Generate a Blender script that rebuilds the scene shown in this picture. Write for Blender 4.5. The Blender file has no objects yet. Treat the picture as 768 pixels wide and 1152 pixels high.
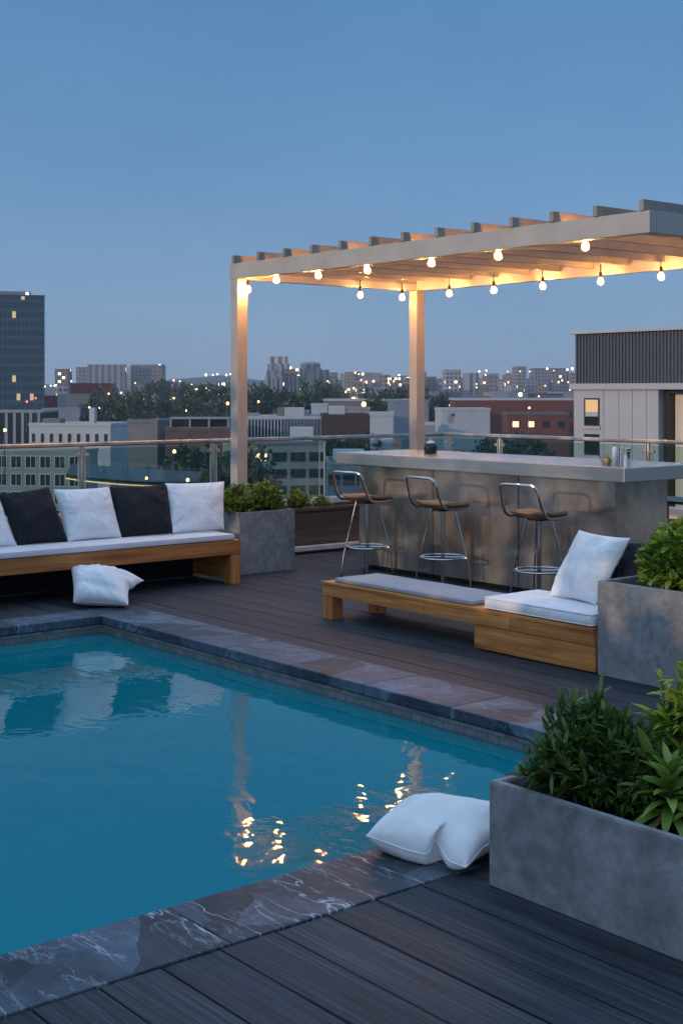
import bpy, bmesh, math, random
from mathutils import Vector, Matrix, noise
random.seed(11)
R = math.radians
scene = bpy.context.scene
HAZE = .0002
col = scene.collection

# ------------------------------------------------------------------ frame
# world axes: +X runs along the deck boards (towards the viewer's right), +Y runs away to the right
FPX, CX, HY, CH = 1509.0, 384.0, 440.0, 1.7
RV = Vector((.633, .774, 0)).normalized()
FV = Vector((-.774, .633, 0)).normalized()

def cam_pt(px, d, z=0.0):
    p = FV * d + RV * ((px - CX) / FPX * d)
    p.z = z
    return p
def z_at(py, d): return CH - (py - HY) / FPX * d
def P_u(px, py, u):                      # point of the plane X = u seen at a pixel of the survey
    k = (px - CX) / FPX
    Y = u / (RV.x * k + FV.x)
    return Vector((u, (RV.y * k + FV.y) * Y, z_at(py, Y)))
def P_v(px, py, v):
    k = (px - CX) / FPX
    Y = v / (RV.y * k + FV.y)
    return Vector(((RV.x * k + FV.x) * Y, v, z_at(py, Y)))

# ------------------------------------------------------------------ mesh builder
class MB:
    def __init__(self, off=(0, 0, 0)):
        self.v = []; self.f = []; self.m = []; self.s = []; self.off = Vector(off)
    def add(self, vs, fs, mi=0, smooth=False):
        b = len(self.v)
        self.v += [Vector(p) - self.off for p in vs]
        for f in fs:
            self.f.append([b + i for i in f]); self.m.append(mi); self.s.append(smooth)
        return self
    def box(self, lo, hi, bev=0.0, mi=0, mat=None):
        lo = Vector(lo); hi = Vector(hi)
        bm = bmesh.new()
        bmesh.ops.create_cube(bm, size=1.0)
        c = (lo + hi) / 2; d = hi - lo
        for q in bm.verts:
            q.co = Vector((c.x + q.co.x * d.x, c.y + q.co.y * d.y, c.z + q.co.z * d.z))
        if bev > 0:
            bmesh.ops.bevel(bm, geom=bm.edges[:], offset=min(bev, min(d) * .45), segments=2, affect='EDGES', profile=.6)
        if mat is not None:
            bm.transform(mat)
        bm.verts.index_update()
        self.add([q.co for q in bm.verts], [[w.index for w in f.verts] for f in bm.faces], mi, False)
        bm.free()
        return self
    def tube(self, pts, r, seg=8, mi=0, closed=False, cap=True):
        pts = [Vector(p) for p in pts]; n = len(pts)
        rs = r if isinstance(r, (list, tuple)) else [r] * n
        rings = []
        up = None
        for i in range(n):
            if closed: t = pts[(i + 1) % n] - pts[(i - 1) % n]
            else: t = pts[min(i + 1, n - 1)] - pts[max(i - 1, 0)]
            t.normalize()
            if up is None:
                up = Vector((0, 0, 1)) if abs(t.z) < .9 else Vector((1, 0, 0))
            a = t.cross(up)
            if a.length < 1e-5: a = t.cross(Vector((0, 1, 0)))
            a.normalize(); b = a.cross(t); b.normalize(); up = b
            rings.append([pts[i] + (a * math.cos(2 * math.pi * k / seg) + b * math.sin(2 * math.pi * k / seg)) * rs[i] for k in range(seg)])
        vs = [p for g in rings for p in g]; fs = []
        for i in range(n if closed else n - 1):
            j = (i + 1) % n
            for k in range(seg):
                k2 = (k + 1) % seg
                fs.append([i * seg + k, i * seg + k2, j * seg + k2, j * seg + k])
        if cap and not closed:
            fs.append(list(range(seg))); fs.append([(n - 1) * seg + k for k in range(seg)][::-1])
        return self.add(vs, fs, mi, True)
    def lathe(self, prof, c=(0, 0, 0), seg=20, mi=0):
        c = Vector(c); vs = []; fs = []
        for (r, z) in prof:
            for k in range(seg):
                a = 2 * math.pi * k / seg
                vs.append(c + Vector((r * math.cos(a), r * math.sin(a), z)))
        for i in range(len(prof) - 1):
            for k in range(seg):
                k2 = (k + 1) % seg
                fs.append([i * seg + k, i * seg + k2, (i + 1) * seg + k2, (i + 1) * seg + k])
        if prof[0][0] > 1e-6: fs.append(list(range(seg))[::-1])
        if prof[-1][0] > 1e-6: fs.append([(len(prof) - 1) * seg + k for k in range(seg)])
        return self.add(vs, fs, mi, True)
    def build(self, name, mats, parent=None, loc=None, autosmooth=35):
        me = bpy.data.meshes.new(name)
        me.from_pydata([tuple(p) for p in self.v], [], self.f)
        if not isinstance(mats, (list, tuple)): mats = [mats]
        for m in mats: me.materials.append(m)
        me.polygons.foreach_set('material_index', self.m)
        me.polygons.foreach_set('use_smooth', self.s)
        me.update()
        bm = bmesh.new(); bm.from_mesh(me)
        if any(self.s):
            for e in bm.edges:
                if len(e.link_faces) == 2 and e.calc_face_angle(0) > R(autosmooth): e.smooth = False
        bmesh.ops.recalc_face_normals(bm, faces=bm.faces[:])
        bm.to_mesh(me); bm.free()
        o = bpy.data.objects.new(name, me); col.objects.link(o)
        if parent is not None: o.parent = parent
        if loc is not None: o.location = loc
        return o

def tag(o, label=None, cat=None, group=None, kind=None):
    if label: o['label'] = label
    if cat: o['category'] = cat
    if group: o['group'] = group
    if kind: o['kind'] = kind
    return o
def thing(name, label, cat, loc=(0, 0, 0), rz=0.0, group=None):
    o = bpy.data.objects.new(name, None); col.objects.link(o)
    o.location = loc; o.rotation_euler = (0, 0, rz); o.empty_display_size = .1
    return tag(o, label, cat, group)
def copy_tree(o, parent=None):
    c = o.copy(); col.objects.link(c)
    if parent is not None: c.parent = parent
    for ch in [x for x in o.children]: copy_tree(ch, c)
    return c

# ------------------------------------------------------------------ materials
def newmat(name):
    m = bpy.data.materials.new(name); m.use_nodes = True
    nt = m.node_tree
    return m, nt, nt.nodes['Principled BSDF']
def nd(nt, t, **kw):
    n = nt.nodes.new(t)
    for k, v in kw.items():
        if k.startswith('i_'):
            n.inputs[k[2:].replace('_', ' ')].default_value = v
        else: setattr(n, k, v)
    return n
def L(nt, a, b): nt.links.new(a, b)
def coords(nt, scale=(1, 1, 1), out='Object', rot=(0, 0, 0)):
    tc = nd(nt, 'ShaderNodeTexCoord'); mp = nd(nt, 'ShaderNodeMapping')
    mp.inputs['Scale'].default_value = scale; mp.inputs['Rotation'].default_value = rot
    L(nt, tc.outputs[out], mp.inputs['Vector'])
    return mp.outputs['Vector']
def ramp(nt, fac, stops):
    r = nd(nt, 'ShaderNodeValToRGB')
    el = r.color_ramp.elements
    while len(el) < len(stops): el.new(.5)
    for e, (p, c) in zip(el, stops):
        e.position = p; e.color = (c[0], c[1], c[2], 1) if hasattr(c, '__len__') else (c, c, c, 1)
    L(nt, fac, r.inputs['Fac'])
    return r.outputs['Color']
def noise_t(nt, vec, scale, detail=4, rough=.55, dist=0):
    n = nd(nt, 'ShaderNodeTexNoise'); n.inputs['Scale'].default_value = scale
    n.inputs['Detail'].default_value = detail; n.inputs['Roughness'].default_value = rough; n.inputs['Distortion'].default_value = dist
    L(nt, vec, n.inputs['Vector']); return n.outputs['Fac']
def mixc(nt, a, b, fac, mode='MIX'):
    m = nd(nt, 'ShaderNodeMix', data_type='RGBA', blend_type=mode)
    for s, v in ((m.inputs[6], a), (m.inputs[7], b), (m.inputs[0], fac)):
        if hasattr(v, 'is_linked'): L(nt, v, s)
        elif hasattr(v, '__len__'): s.default_value = (v[0], v[1], v[2], 1)
        else: s.default_value = v
    return m.outputs[2]
def math_n(nt, op, a, b=None, c=None):
    m = nd(nt, 'ShaderNodeMath', operation=op)
    for i, v in enumerate((a, b, c)):
        if v is None: continue
        if hasattr(v, 'is_linked'): L(nt, v, m.inputs[i])
        else: m.inputs[i].default_value = v
    return m.outputs[0]
def bump(nt, bsdf, h, strength=.2, dist=.01):
    b = nd(nt, 'ShaderNodeBump'); b.inputs['Strength'].default_value = strength; b.inputs['Distance'].default_value = dist
    L(nt, h, b.inputs['Height']); L(nt, b.outputs['Normal'], bsdf.inputs['Normal']); return b

def simple(name, c, rough=.6, metal=0.0, var=.12, scale=6, bmp=0.0, spec=.5):
    m, nt, b = newmat(name)
    v = coords(nt)
    n = noise_t(nt, v, scale)
    lo = tuple(x * (1 - var) for x in c); hi = tuple(min(1, x * (1 + var)) for x in c)
    L(nt, ramp(nt, n, [(.3, lo), (.7, hi)]), b.inputs['Base Color'])
    b.inputs['Roughness'].default_value = rough; b.inputs['Metallic'].default_value = metal
    b.inputs['Specular IOR Level'].default_value = spec
    if bmp: bump(nt, b, noise_t(nt, v, scale * 12, 5), bmp, .004)
    return m

def wood(name, axis, dark, mid, light, gscale=1.0, rough=.5):
    m, nt, b = newmat(name)
    st = {'x': (.9, 22, 22), 'y': (22, .9, 22), 'z': (22, 22, .9)}[axis]
    st = tuple(s * gscale for s in st)
    v = coords(nt, st)
    geo = nd(nt, 'ShaderNodeNewGeometry')
    off = nd(nt, 'ShaderNodeVectorMath', operation='ADD')
    cmb = nd(nt, 'ShaderNodeCombineXYZ')
    mul = math_n(nt, 'MULTIPLY', geo.outputs['Random Per Island'], 37.0)
    for i in range(3): L(nt, mul, cmb.inputs[i])
    L(nt, v, off.inputs[0]); L(nt, cmb.outputs[0], off.inputs[1])
    n1 = noise_t(nt, off.outputs[0], 1.0, 6, .6, 1.2)
    st2 = {'x': (.5, 5, 5), 'y': (5, .5, 5), 'z': (5, 5, .5)}[axis]
    n2 = noise_t(nt, coords(nt, st2), 1.3, 3, .5, .6)
    c = ramp(nt, n1, [(.28, dark), (.5, mid), (.74, light)])
    c2 = mixc(nt, c, ramp(nt, n2, [(.3, (.55, .5, .45)), (.7, (1.15, 1.1, 1.05))]), .8, 'MULTIPLY')
    tone = ramp(nt, geo.outputs['Random Per Island'], [(0, (.8, .78, .76)), (1, (1.12, 1.1, 1.06))])
    L(nt, mixc(nt, c2, tone, 1.0, 'MULTIPLY'), b.inputs['Base Color'])
    b.inputs['Roughness'].default_value = rough
    bump(nt, b, n1, .25, .003)
    return m

def concrete(name, c):
    m, nt, b = newmat(name)
    v = coords(nt)
    n1 = noise_t(nt, v, 6.0, 7, .7, .5); n2 = noise_t(nt, v, 19, 5, .65); n3 = noise_t(nt, v, 70, 3, .6)
    a = ramp(nt, n1, [(.32, tuple(x * .7 for x in c)), (.5, c), (.68, tuple(x * 1.35 for x in c))])
    a = mixc(nt, a, ramp(nt, n2, [(.32, .72), (.68, 1.28)]), .7, 'MULTIPLY')
    st = noise_t(nt, coords(nt, (5, 5, .6)), 1.5, 4, .6)
    a = mixc(nt, a, ramp(nt, st, [(.35, .85), (.7, 1.1)]), .5, 'MULTIPLY')
    # small air holes in the cast face
    vo = nd(nt, 'ShaderNodeTexVoronoi'); vo.inputs['Scale'].default_value = 26; L(nt, v, vo.inputs['Vector'])
    hole = ramp(nt, vo.outputs['Distance'], [(.05, .0), (.085, 1.0)])
    gate = ramp(nt, noise_t(nt, v, 5, 2), [(.55, 1.0), (.6, 0.0)])
    hole = mixc(nt, hole, gate, 1.0, 'LIGHTEN')
    a = mixc(nt, mixc(nt, a, (.5, .5, .5), 1.0, 'MULTIPLY'), a, hole)
    L(nt, a, b.inputs['Base Color'])
    b.inputs['Roughness'].default_value = .72
    h = math_n(nt, 'ADD', math_n(nt, 'MULTIPLY', n3, .3), n2)
    bump(nt, b, h, .22, .006)
    return m

def marble(name, base, vein, rough, vein_amt):
    m, nt, b = newmat(name)
    v = coords(nt)
    geo = nd(nt, 'ShaderNodeNewGeometry')
    cmb = nd(nt, 'ShaderNodeCombineXYZ')
    mul = math_n(nt, 'MULTIPLY', geo.outputs['Random Per Island'], 19.0)
    for i in range(3): L(nt, mul, cmb.inputs[i])
    off = nd(nt, 'ShaderNodeVectorMath', operation='ADD'); L(nt, v, off.inputs[0]); L(nt, cmb.outputs[0], off.inputs[1])
    v = off.outputs[0]
    nz = nd(nt, 'ShaderNodeTexNoise'); nz.inputs['Scale'].default_value = 2.2; nz.inputs['Detail'].default_value = 5
    L(nt, v, nz.inputs['Vector'])
    vm = nd(nt, 'ShaderNodeVectorMath', operation='MULTIPLY_ADD')
    vm.inputs[1].default_value = (.17, .17, .17); L(nt, nz.outputs['Color'], vm.inputs[0]); L(nt, v, vm.inputs[2])
    def vo(scale, lo, hi):
        t = nd(nt, 'ShaderNodeTexVoronoi', feature='DISTANCE_TO_EDGE'); t.inputs['Scale'].default_value = scale
        L(nt, vm.outputs[0], t.inputs['Vector'])
        return ramp(nt, t.outputs['Distance'], [(0, hi), (lo * .35, hi * .45), (lo, 0.0)])
    def drift(rot, sc, wd, amt):
        mp = nd(nt, 'ShaderNodeMapping'); mp.inputs['Rotation'].default_value = (0, 0, R(rot)); mp.inputs['Scale'].default_value = sc
        L(nt, vm.outputs[0], mp.inputs['Vector'])
        n = noise_t(nt, mp.outputs['Vector'], 1.0, 5, .58, .05)
        d_ = math_n(nt, 'ABSOLUTE', math_n(nt, 'SUBTRACT', n, .5))
        return ramp(nt, d_, [(0, amt), (wd * .4, amt * .5), (wd, 0.0)])
    big = mixc(nt, drift(25, (.6, 2.6, 1), .0065, 1.0), drift(112, (.6, 2.9, 1), .0055, .8), 1.0, 'LIGHTEN')
    small = mixc(nt, drift(65, (1.6, 6, 1), .009, .4), drift(-20, (1.8, 7, 1), .009, .35), 1.0, 'LIGHTEN')
    cells = nd(nt, 'ShaderNodeTexVoronoi'); cells.inputs['Scale'].default_value = 2.6; L(nt, vm.outputs[0], cells.inputs['Vector'])
    csep = nd(nt, 'ShaderNodeSeparateColor'); L(nt, cells.outputs['Color'], csep.inputs[0])
    patch = ramp(nt, csep.outputs[0], [(0, .5), (1, 1.75)])
    gate = ramp(nt, noise_t(nt, v, 1.6, 3), [(.42, 0.06), (.56, 1.0)])
    big = mixc(nt, big, gate, 1.0, 'MULTIPLY')
    small = mixc(nt, small, ramp(nt, noise_t(nt, v, 2.3, 3), [(.44, 0.06), (.58, 1.0)]), 1.0, 'MULTIPLY')
    veins = mixc(nt, big, small, 1.0, 'LIGHTEN')
    veins = mixc(nt, veins, (vein_amt,) * 3, 1.0, 'MULTIPLY')
    cl = ramp(nt, noise_t(nt, v, 3.2, 7, .65, .8), [(.3, tuple(x * .6 for x in base)), (.5, base), (.72, tuple(x * 1.7 for x in base))])
    cl = mixc(nt, cl, ramp(nt, noise_t(nt, v, 24, 5, .7), [(.35, .75), (.68, 1.3)]), .8, 'MULTIPLY')
    cl = mixc(nt, cl, patch, 1.0, 'MULTIPLY')
    L(nt, mixc(nt, cl, vein, veins), b.inputs['Base Color'])
    b.inputs['Roughness'].default_value = rough; b.inputs['Specular IOR Level'].default_value = .28
    bump(nt, b, noise_t(nt, v, 9, 6, .65), .15, .006)
    return m

def fabric(name, c, rough=.9, weave=900, sheen=.1):
    m, nt, b = newmat(name)
    v = coords(nt)
    n = noise_t(nt, v, 9, 4)
    L(nt, ramp(nt, n, [(.3, tuple(x * .92 for x in c)), (.7, tuple(min(1, x * 1.04) for x in c))]), b.inputs['Base Color'])
    b.inputs['Roughness'].default_value = rough
    b.inputs['Sheen Weight'].default_value = sheen
    wv = noise_t(nt, coords(nt, (1, 1, 1)), weave * .25, 2)
    w2 = noise_t(nt, coords(nt, (1.0, 1.6, 1.0), rot=(.4, .3, .5)), 11, 5, .62, 1.4)
    bump(nt, b, math_n(nt, 'ADD', math_n(nt, 'MULTIPLY', wv, .12), w2), .45, .009)
    return m

def leafmat(name, dark, light, trans=.25):
    m, nt, b = newmat(name)
    geo = nd(nt, 'ShaderNodeNewGeometry')
    n = noise_t(nt, coords(nt), 6, 2)
    f = math_n(nt, 'ADD', math_n(nt, 'MULTIPLY', geo.outputs['Random Per Island'], .7), math_n(nt, 'MULTIPLY', n, .35))
    L(nt, ramp(nt, f, [(.1, dark), (.85, light)]), b.inputs['Base Color'])
    b.inputs['Roughness'].default_value = .42
    tr = nd(nt, 'ShaderNodeBsdfTranslucent')
    L(nt, ramp(nt, f, [(.1, tuple(x * 1.2 for x in dark)), (.85, tuple(x * 1.2 for x in light))]), tr.inputs['Color'])
    mx = nd(nt, 'ShaderNodeMixShader'); mx.inputs[0].default_value = trans
    L(nt, b.outputs[0], mx.inputs[1]); L(nt, tr.outputs[0], mx.inputs[2])
    L(nt, mx.outputs[0], nt.nodes['Material Output'].inputs['Surface'])
    return m

def emit(name, c, s):
    m, nt, b = newmat(name)
    b.inputs['Base Color'].default_value = (c[0], c[1], c[2], 1)
    b.inputs['Emission Color'].default_value = (c[0], c[1], c[2], 1)
    b.inputs['Emission Strength'].default_value = s
    return m

def schlick(nt, f0, normal=None):
    geo = nd(nt, 'ShaderNodeNewGeometry')
    d = nd(nt, 'ShaderNodeVectorMath', operation='DOT_PRODUCT')
    L(nt, normal if normal is not None else geo.outputs['Normal'], d.inputs[0]); L(nt, geo.outputs['Incoming'], d.inputs[1])
    c = math_n(nt, 'MINIMUM', math_n(nt, 'ABSOLUTE', d.outputs['Value']), 1.0)
    return math_n(nt, 'MULTIPLY_ADD', math_n(nt, 'POWER', math_n(nt, 'SUBTRACT', 1.0, c), 5.0), 1 - f0, f0)
def glassmat(name, tint=(.86, .95, .93), f0=.04, rough=0.0):
    m, nt, b = newmat(name)
    nt.nodes.remove(b)
    t = nd(nt, 'ShaderNodeBsdfTransparent'); t.inputs['Color'].default_value = (*tint, 1)
    g = nd(nt, 'ShaderNodeBsdfGlossy'); g.inputs['Roughness'].default_value = rough
    mx = nd(nt, 'ShaderNodeMixShader')
    L(nt, schlick(nt, f0), mx.inputs[0]); L(nt, t.outputs[0], mx.inputs[1]); L(nt, g.outputs[0], mx.inputs[2])
    L(nt, mx.outputs[0], nt.nodes['Material Output'].inputs['Surface'])
    return m

def deckmat():
    m, nt, b = newmat('deck_board_wood')
    geo = nd(nt, 'ShaderNodeNewGeometry')
    cmb = nd(nt, 'ShaderNodeCombineXYZ')
    mul = math_n(nt, 'MULTIPLY', geo.outputs['Random Per Island'], 53.0)
    for i in range(3): L(nt, mul, cmb.inputs[i])
    def sh(vec):
        o = nd(nt, 'ShaderNodeVectorMath', operation='ADD'); L(nt, vec, o.inputs[0]); L(nt, cmb.outputs[0], o.inputs[1]); return o.outputs[0]
    fine = noise_t(nt, sh(coords(nt, (1.6, 110, 1))), 1.0, 5, .65, .3)
    wide = noise_t(nt, sh(coords(nt, (.7, 16, 1))), 1.0, 5, .6, 1.6)
    blot = noise_t(nt, coords(nt, (.5, .5, 1)), 1.4, 4, .6)
    c = ramp(nt, fine, [(.28, (.016, .019, .026)), (.5, (.038, .043, .054)), (.72, (.088, .096, .115))])
    c = mixc(nt, c, ramp(nt, wide, [(.3, .6), (.5, 1.0), (.7, 1.45)]), .9, 'MULTIPLY')
    c = mixc(nt, c, ramp(nt, blot, [(.3, (.78, .76, .76)), (.7, (1.18, 1.14, 1.12))]), 1.0, 'MULTIPLY')
    tone = ramp(nt, geo.outputs['Random Per Island'], [(0, (.75, .77, .8)), (.5, (1, 1, 1)), (1, (1.3, 1.26, 1.24))])
    L(nt, mixc(nt, c, tone, 1.0, 'MULTIPLY'), b.inputs['Base Color'])
    b.inputs['Specular IOR Level'].default_value = .25
    L(nt, ramp(nt, wide, [(.3, .55), (.7, .72)]), b.inputs['Roughness'])
    bump(nt, b, math_n(nt, 'ADD', math_n(nt, 'MULTIPLY', fine, .7), wide), .35, .003)
    return m

def tilemat(name, c, scale, mortar, rough=.35):
    m, nt, b = newmat(name)
    tc = nd(nt, 'ShaderNodeTexCoord'); sp = nd(nt, 'ShaderNodeSeparateXYZ'); L(nt, tc.outputs['Object'], sp.inputs[0])
    cb = nd(nt, 'ShaderNodeCombineXYZ')
    L(nt, math_n(nt, 'ADD', sp.outputs[0], sp.outputs[1]), cb.inputs[0]); L(nt, sp.outputs[2], cb.inputs[1])
    br = nd(nt, 'ShaderNodeTexBrick'); L(nt, cb.outputs[0], br.inputs['Vector'])
    br.inputs['Scale'].default_value = scale; br.inputs['Mortar Size'].default_value = .02
    br.inputs['Color1'].default_value = (*[x * .75 for x in c], 1); br.inputs['Color2'].default_value = (*[x * 1.25 for x in c], 1)
    br.inputs['Mortar'].default_value = (*mortar, 1)
    n = noise_t(nt, tc.outputs['Object'], 30, 4)
    L(nt, mixc(nt, br.outputs['Color'], ramp(nt, n, [(.3, .8), (.7, 1.2)]), .6, 'MULTIPLY'), b.inputs['Base Color'])
    b.inputs['Roughness'].default_value = rough
    return m

def watermat():
    m, nt, b = newmat('pool_water')
    nt.nodes.remove(b)
    w1 = noise_t(nt, coords(nt, (1.0, 1.5, 1), rot=(0, 0, R(35))), 2.3, 3, .5, .6)
    w2 = noise_t(nt, coords(nt, (1.0, 1.3, 1)), 8.5, 3, .5, .4)
    patch = ramp(nt, noise_t(nt, coords(nt), .55, 2), [(.38, .25), (.62, 1.0)])
    h = math_n(nt, 'ADD', math_n(nt, 'MULTIPLY', w1, 1.0), math_n(nt, 'MULTIPLY', math_n(nt, 'MULTIPLY', w2, .22), patch))
    bp = nd(nt, 'ShaderNodeBump'); bp.inputs['Strength'].default_value = 1.0; bp.inputs['Distance'].default_value = .005
    L(nt, h, bp.inputs['Height'])
    t = nd(nt, 'ShaderNodeBsdfTransparent'); t.inputs['Color'].default_value = (.62, .93, .95, 1)
    g = nd(nt, 'ShaderNodeBsdfGlossy'); g.inputs['Roughness'].default_value = .015
    L(nt, bp.outputs[0], g.inputs['Normal'])
    df = nd(nt, 'ShaderNodeBsdfDiffuse'); df.inputs['Color'].default_value = (0, .25, .31, 1)
    body = nd(nt, 'ShaderNodeMixShader'); body.inputs[0].default_value = .72      # fine bubbles and haze in the water scatter light back
    L(nt, t.outputs[0], body.inputs[1]); L(nt, df.outputs[0], body.inputs[2])
    mx = nd(nt, 'ShaderNodeMixShader')
    L(nt, schlick(nt, .021, bp.outputs[0]), mx.inputs[0]); L(nt, body.outputs[0], mx.inputs[1]); L(nt, g.outputs[0], mx.inputs[2])
    L(nt, mx.outputs[0], nt.nodes['Material Output'].inputs['Surface'])
    return m

def steelmat(name, c=(.56, .54, .51), rough=.3, brushed='z', aniso=.5, metal=1.0, bm=.12, bl=.3, cv=.38):
    m, nt, b = newmat(name)
    st = {'z': (60, 60, 1.2), 'x': (1.2, 60, 60), 'n': (5, 5, 5)}[brushed]
    g = noise_t(nt, coords(nt, st), 1.0, 4, .6)
    cloud = noise_t(nt, coords(nt, (1.6, 1.6, 1.1)), 1.5, 4, .6, .5)
    blot = noise_t(nt, coords(nt, (3.2, 3.2, 2.2)), 1.6, 5, .65, 1.0)  # tone blotches imitate patchy warm light reflected by the bar cladding
    cc = mixc(nt, mixc(nt, ramp(nt, cloud, [(.3, tuple(x * (1 - cv) for x in c)), (.7, tuple(x * (1 + cv * .4) for x in c))]), ramp(nt, blot, [(.35, .8), (.62, 1.25)]), bl, 'MULTIPLY'), ramp(nt, g, [(.3, .88), (.7, 1.1)]), 1.0, 'MULTIPLY')
    L(nt, cc, b.inputs['Base Color'])
    b.inputs['Metallic'].default_value = metal
    L(nt, ramp(nt, cloud, [(.3, rough * (1 - cv * .5)), (.7, rough * (1 + cv * .9))]), b.inputs['Roughness'])
    b.inputs['Anisotropic'].default_value = aniso
    if bm > .005: bump(nt, b, math_n(nt, 'ADD', math_n(nt, 'MULTIPLY', g, .3), cloud), bm, .01)
    else:
        for l_ in list(b.inputs['Roughness'].links): nt.links.remove(l_)
        b.inputs['Roughness'].default_value = rough
    return m

def facademat(name, wall, winc, sx, sz, lit_thr, lit_c=(1, .72, .38), strength=2.5, frx=.62, frz=.55):
    """far facade: window cells on a grid, some of them lit"""
    m, nt, b = newmat(name)
    tc = nd(nt, 'ShaderNodeTexCoord'); sp = nd(nt, 'ShaderNodeSeparateXYZ'); L(nt, tc.outputs['Object'], sp.inputs[0])
    oi = nd(nt, 'ShaderNodeObjectInfo')
    x = math_n(nt, 'DIVIDE', math_n(nt, 'ADD', sp.outputs[0], sp.outputs[1]), sx)
    z = math_n(nt, 'DIVIDE', sp.outputs[2], sz)
    fx = math_n(nt, 'FRACT', x); fz = math_n(nt, 'FRACT', z)
    mk = math_n(nt, 'MULTIPLY', math_n(nt, 'LESS_THAN', math_n(nt, 'ABSOLUTE', math_n(nt, 'SUBTRACT', fx, .5)), frx / 2),
                math_n(nt, 'LESS_THAN', math_n(nt, 'ABSOLUTE', math_n(nt, 'SUBTRACT', fz, .5)), frz / 2))
    geo = nd(nt, 'ShaderNodeNewGeometry'); sn = nd(nt, 'ShaderNodeSeparateXYZ'); L(nt, geo.outputs['Normal'], sn.inputs[0])
    mk = math_n(nt, 'MULTIPLY', mk, math_n(nt, 'LESS_THAN', math_n(nt, 'ABSOLUTE', sn.outputs[2]), .5))
    cb = nd(nt, 'ShaderNodeCombineXYZ')
    L(nt, math_n(nt, 'FLOOR', x), cb.inputs[0]); L(nt, math_n(nt, 'FLOOR', z), cb.inputs[1]); L(nt, math_n(nt, 'MULTIPLY', oi.outputs['Random'], 100), cb.inputs[2])
    wn = nd(nt, 'ShaderNodeTexWhiteNoise'); L(nt, cb.outputs[0], wn.inputs['Vector'])
    lit = math_n(nt, 'MULTIPLY', math_n(nt, 'GREATER_THAN', wn.outputs['Value'], lit_thr), mk)
    tone = ramp(nt, oi.outputs['Random'], [(0, (.6, .6, .64)), (.5, (1, .93, .9)), (1, (1.25, 1.2, 1.2))])
    wl = mixc(nt, mixc(nt, wall, tone, 1.0, 'MULTIPLY'), ramp(nt, noise_t(nt, tc.outputs['Object'], .12, 4), [(.3, .8), (.7, 1.15)]), 1.0, 'MULTIPLY')
    L(nt, mixc(nt, wl, winc, mk), b.inputs['Base Color'])
    b.inputs['Roughness'].default_value = .6
    b.inputs['Emission Color'].default_value = (*lit_c, 1)
    L(nt, math_n(nt, 'MULTIPLY', lit, strength), b.inputs['Emission Strength'])
    return m

M = {}
M['deck'] = deckmat()
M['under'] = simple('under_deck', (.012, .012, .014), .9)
M['marble'] = marble('near_coping_marble', (.042, .054, .072), (.55, .6, .66), .5, .95)
M['stone'] = marble('far_coping_stone', (.06, .088, .125), (.34, .4, .48), .55, .6)
M['mosaic'] = tilemat('waterline_tile', (.17, .18, .19), 6.0, (.09, .1, .1))
M['pool'] = simple('pool_plaster', (.008, .36, .43), .7, var=.06, scale=1.3)
M['water'] = watermat()
M['concrete'] = concrete('cast_concrete', (.25, .255, .265))
M['teak_x'] = wood('teak_boards', 'x', (.34, .115, .028), (.68, .28, .078), (.85, .45, .16))
M['teak_y'] = wood('teak_lengthwise', 'y', (.24, .075, .018), (.5, .185, .048), (.7, .32, .1))
M['teak_z'] = wood('teak_upright', 'z', (.28, .09, .022), (.56, .215, .058), (.74, .36, .12))
M['white'] = fabric('white_cotton', (.86, .86, .87))
M['offwhite'] = fabric('pale_cushion', (.74, .73, .76))
M['greyfab'] = fabric('grey_cushion', (.36, .36, .4))
M['dark'] = fabric('charcoal_cotton', (.0095, .0115, .017), sheen=0)
M['steel'] = steelmat('brushed_steel_cladding', (.54, .475, .405), .2, 'z', .5, .72, .03, .55)
M['steeltop'] = steelmat('brushed_steel_counter', (.64, .6, .55), .27, 'x', 0, .85, .001, .0, .06)
M['chrome'] = steelmat('polished_chrome', (.72, .72, .72), .12, 'n', 0)
M['rail'] = steelmat('satin_rail', (.62, .57, .5), .3, 'n', .2)
M['paint'] = simple('pergola_paint', (.43, .4, .365), .5, var=.1, scale=3, bmp=.06)
M['slat'] = simple('pergola_slat_paint', (.29, .255, .22), .55, var=.15, scale=3, bmp=.08)
M['seatwood'] = wood('stool_seat_veneer', 'y', (.34, .19, .11), (.56, .36, .21), (.7, .48, .31))
M['black'] = simple('black_enamel', (.012, .012, .012), .3)
M['rubber'] = simple('black_rubber', (.01, .01, .01), .7)
M['brass'] = simple('bronze_tin', (.6, .38, .17), .28, 1.0)
M['tin'] = simple('polished_tin', (.78, .76, .73), .16, 1.0)
M['enamel'] = simple('white_enamel', (.82, .82, .8), .3)
M['soil'] = simple('potting_soil', (.018, .013, .009), .95, var=.5, scale=30, bmp=.9)
M['trough'] = wood('brown_trough_boards', 'y', (.045, .03, .024), (.085, .058, .046), (.12, .085, .066))
M['curb'] = simple('white_curb', (.5, .5, .5), .6)
M['glass'] = glassmat('railing_glass', (.76, .88, .87), .06)
M['glass_edge'] = simple('ground_glass_edge', (.42, .56, .54), .3)
M['leaf_dark'] = leafmat('dark_evergreen_leaf', (.024, .055, .015), (.12, .21, .04))
M['leaf_mid'] = leafmat('boxwood_leaf', (.08, .125, .016), (.30, .38, .05))
M['leaf_lime'] = leafmat('bright_shrub_leaf', (.065, .13, .014), (.34, .48, .055))
M['leaf_strap'] = leafmat('strappy_leaf', (.09, .18, .025), (.36, .5, .1))
M['leaf_dry'] = leafmat('dry_leaf', (.2, .11, .03), (.36, .22, .07))
M['leaf_tree'] = leafmat('far_tree_leaf', (.014, .03, .014), (.05, .085, .03), .15)
M['bark'] = simple('bark', (.06, .045, .035), .9)
M['filament'] = emit('filament_glow', (1, .45, .125), 1900)
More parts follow.
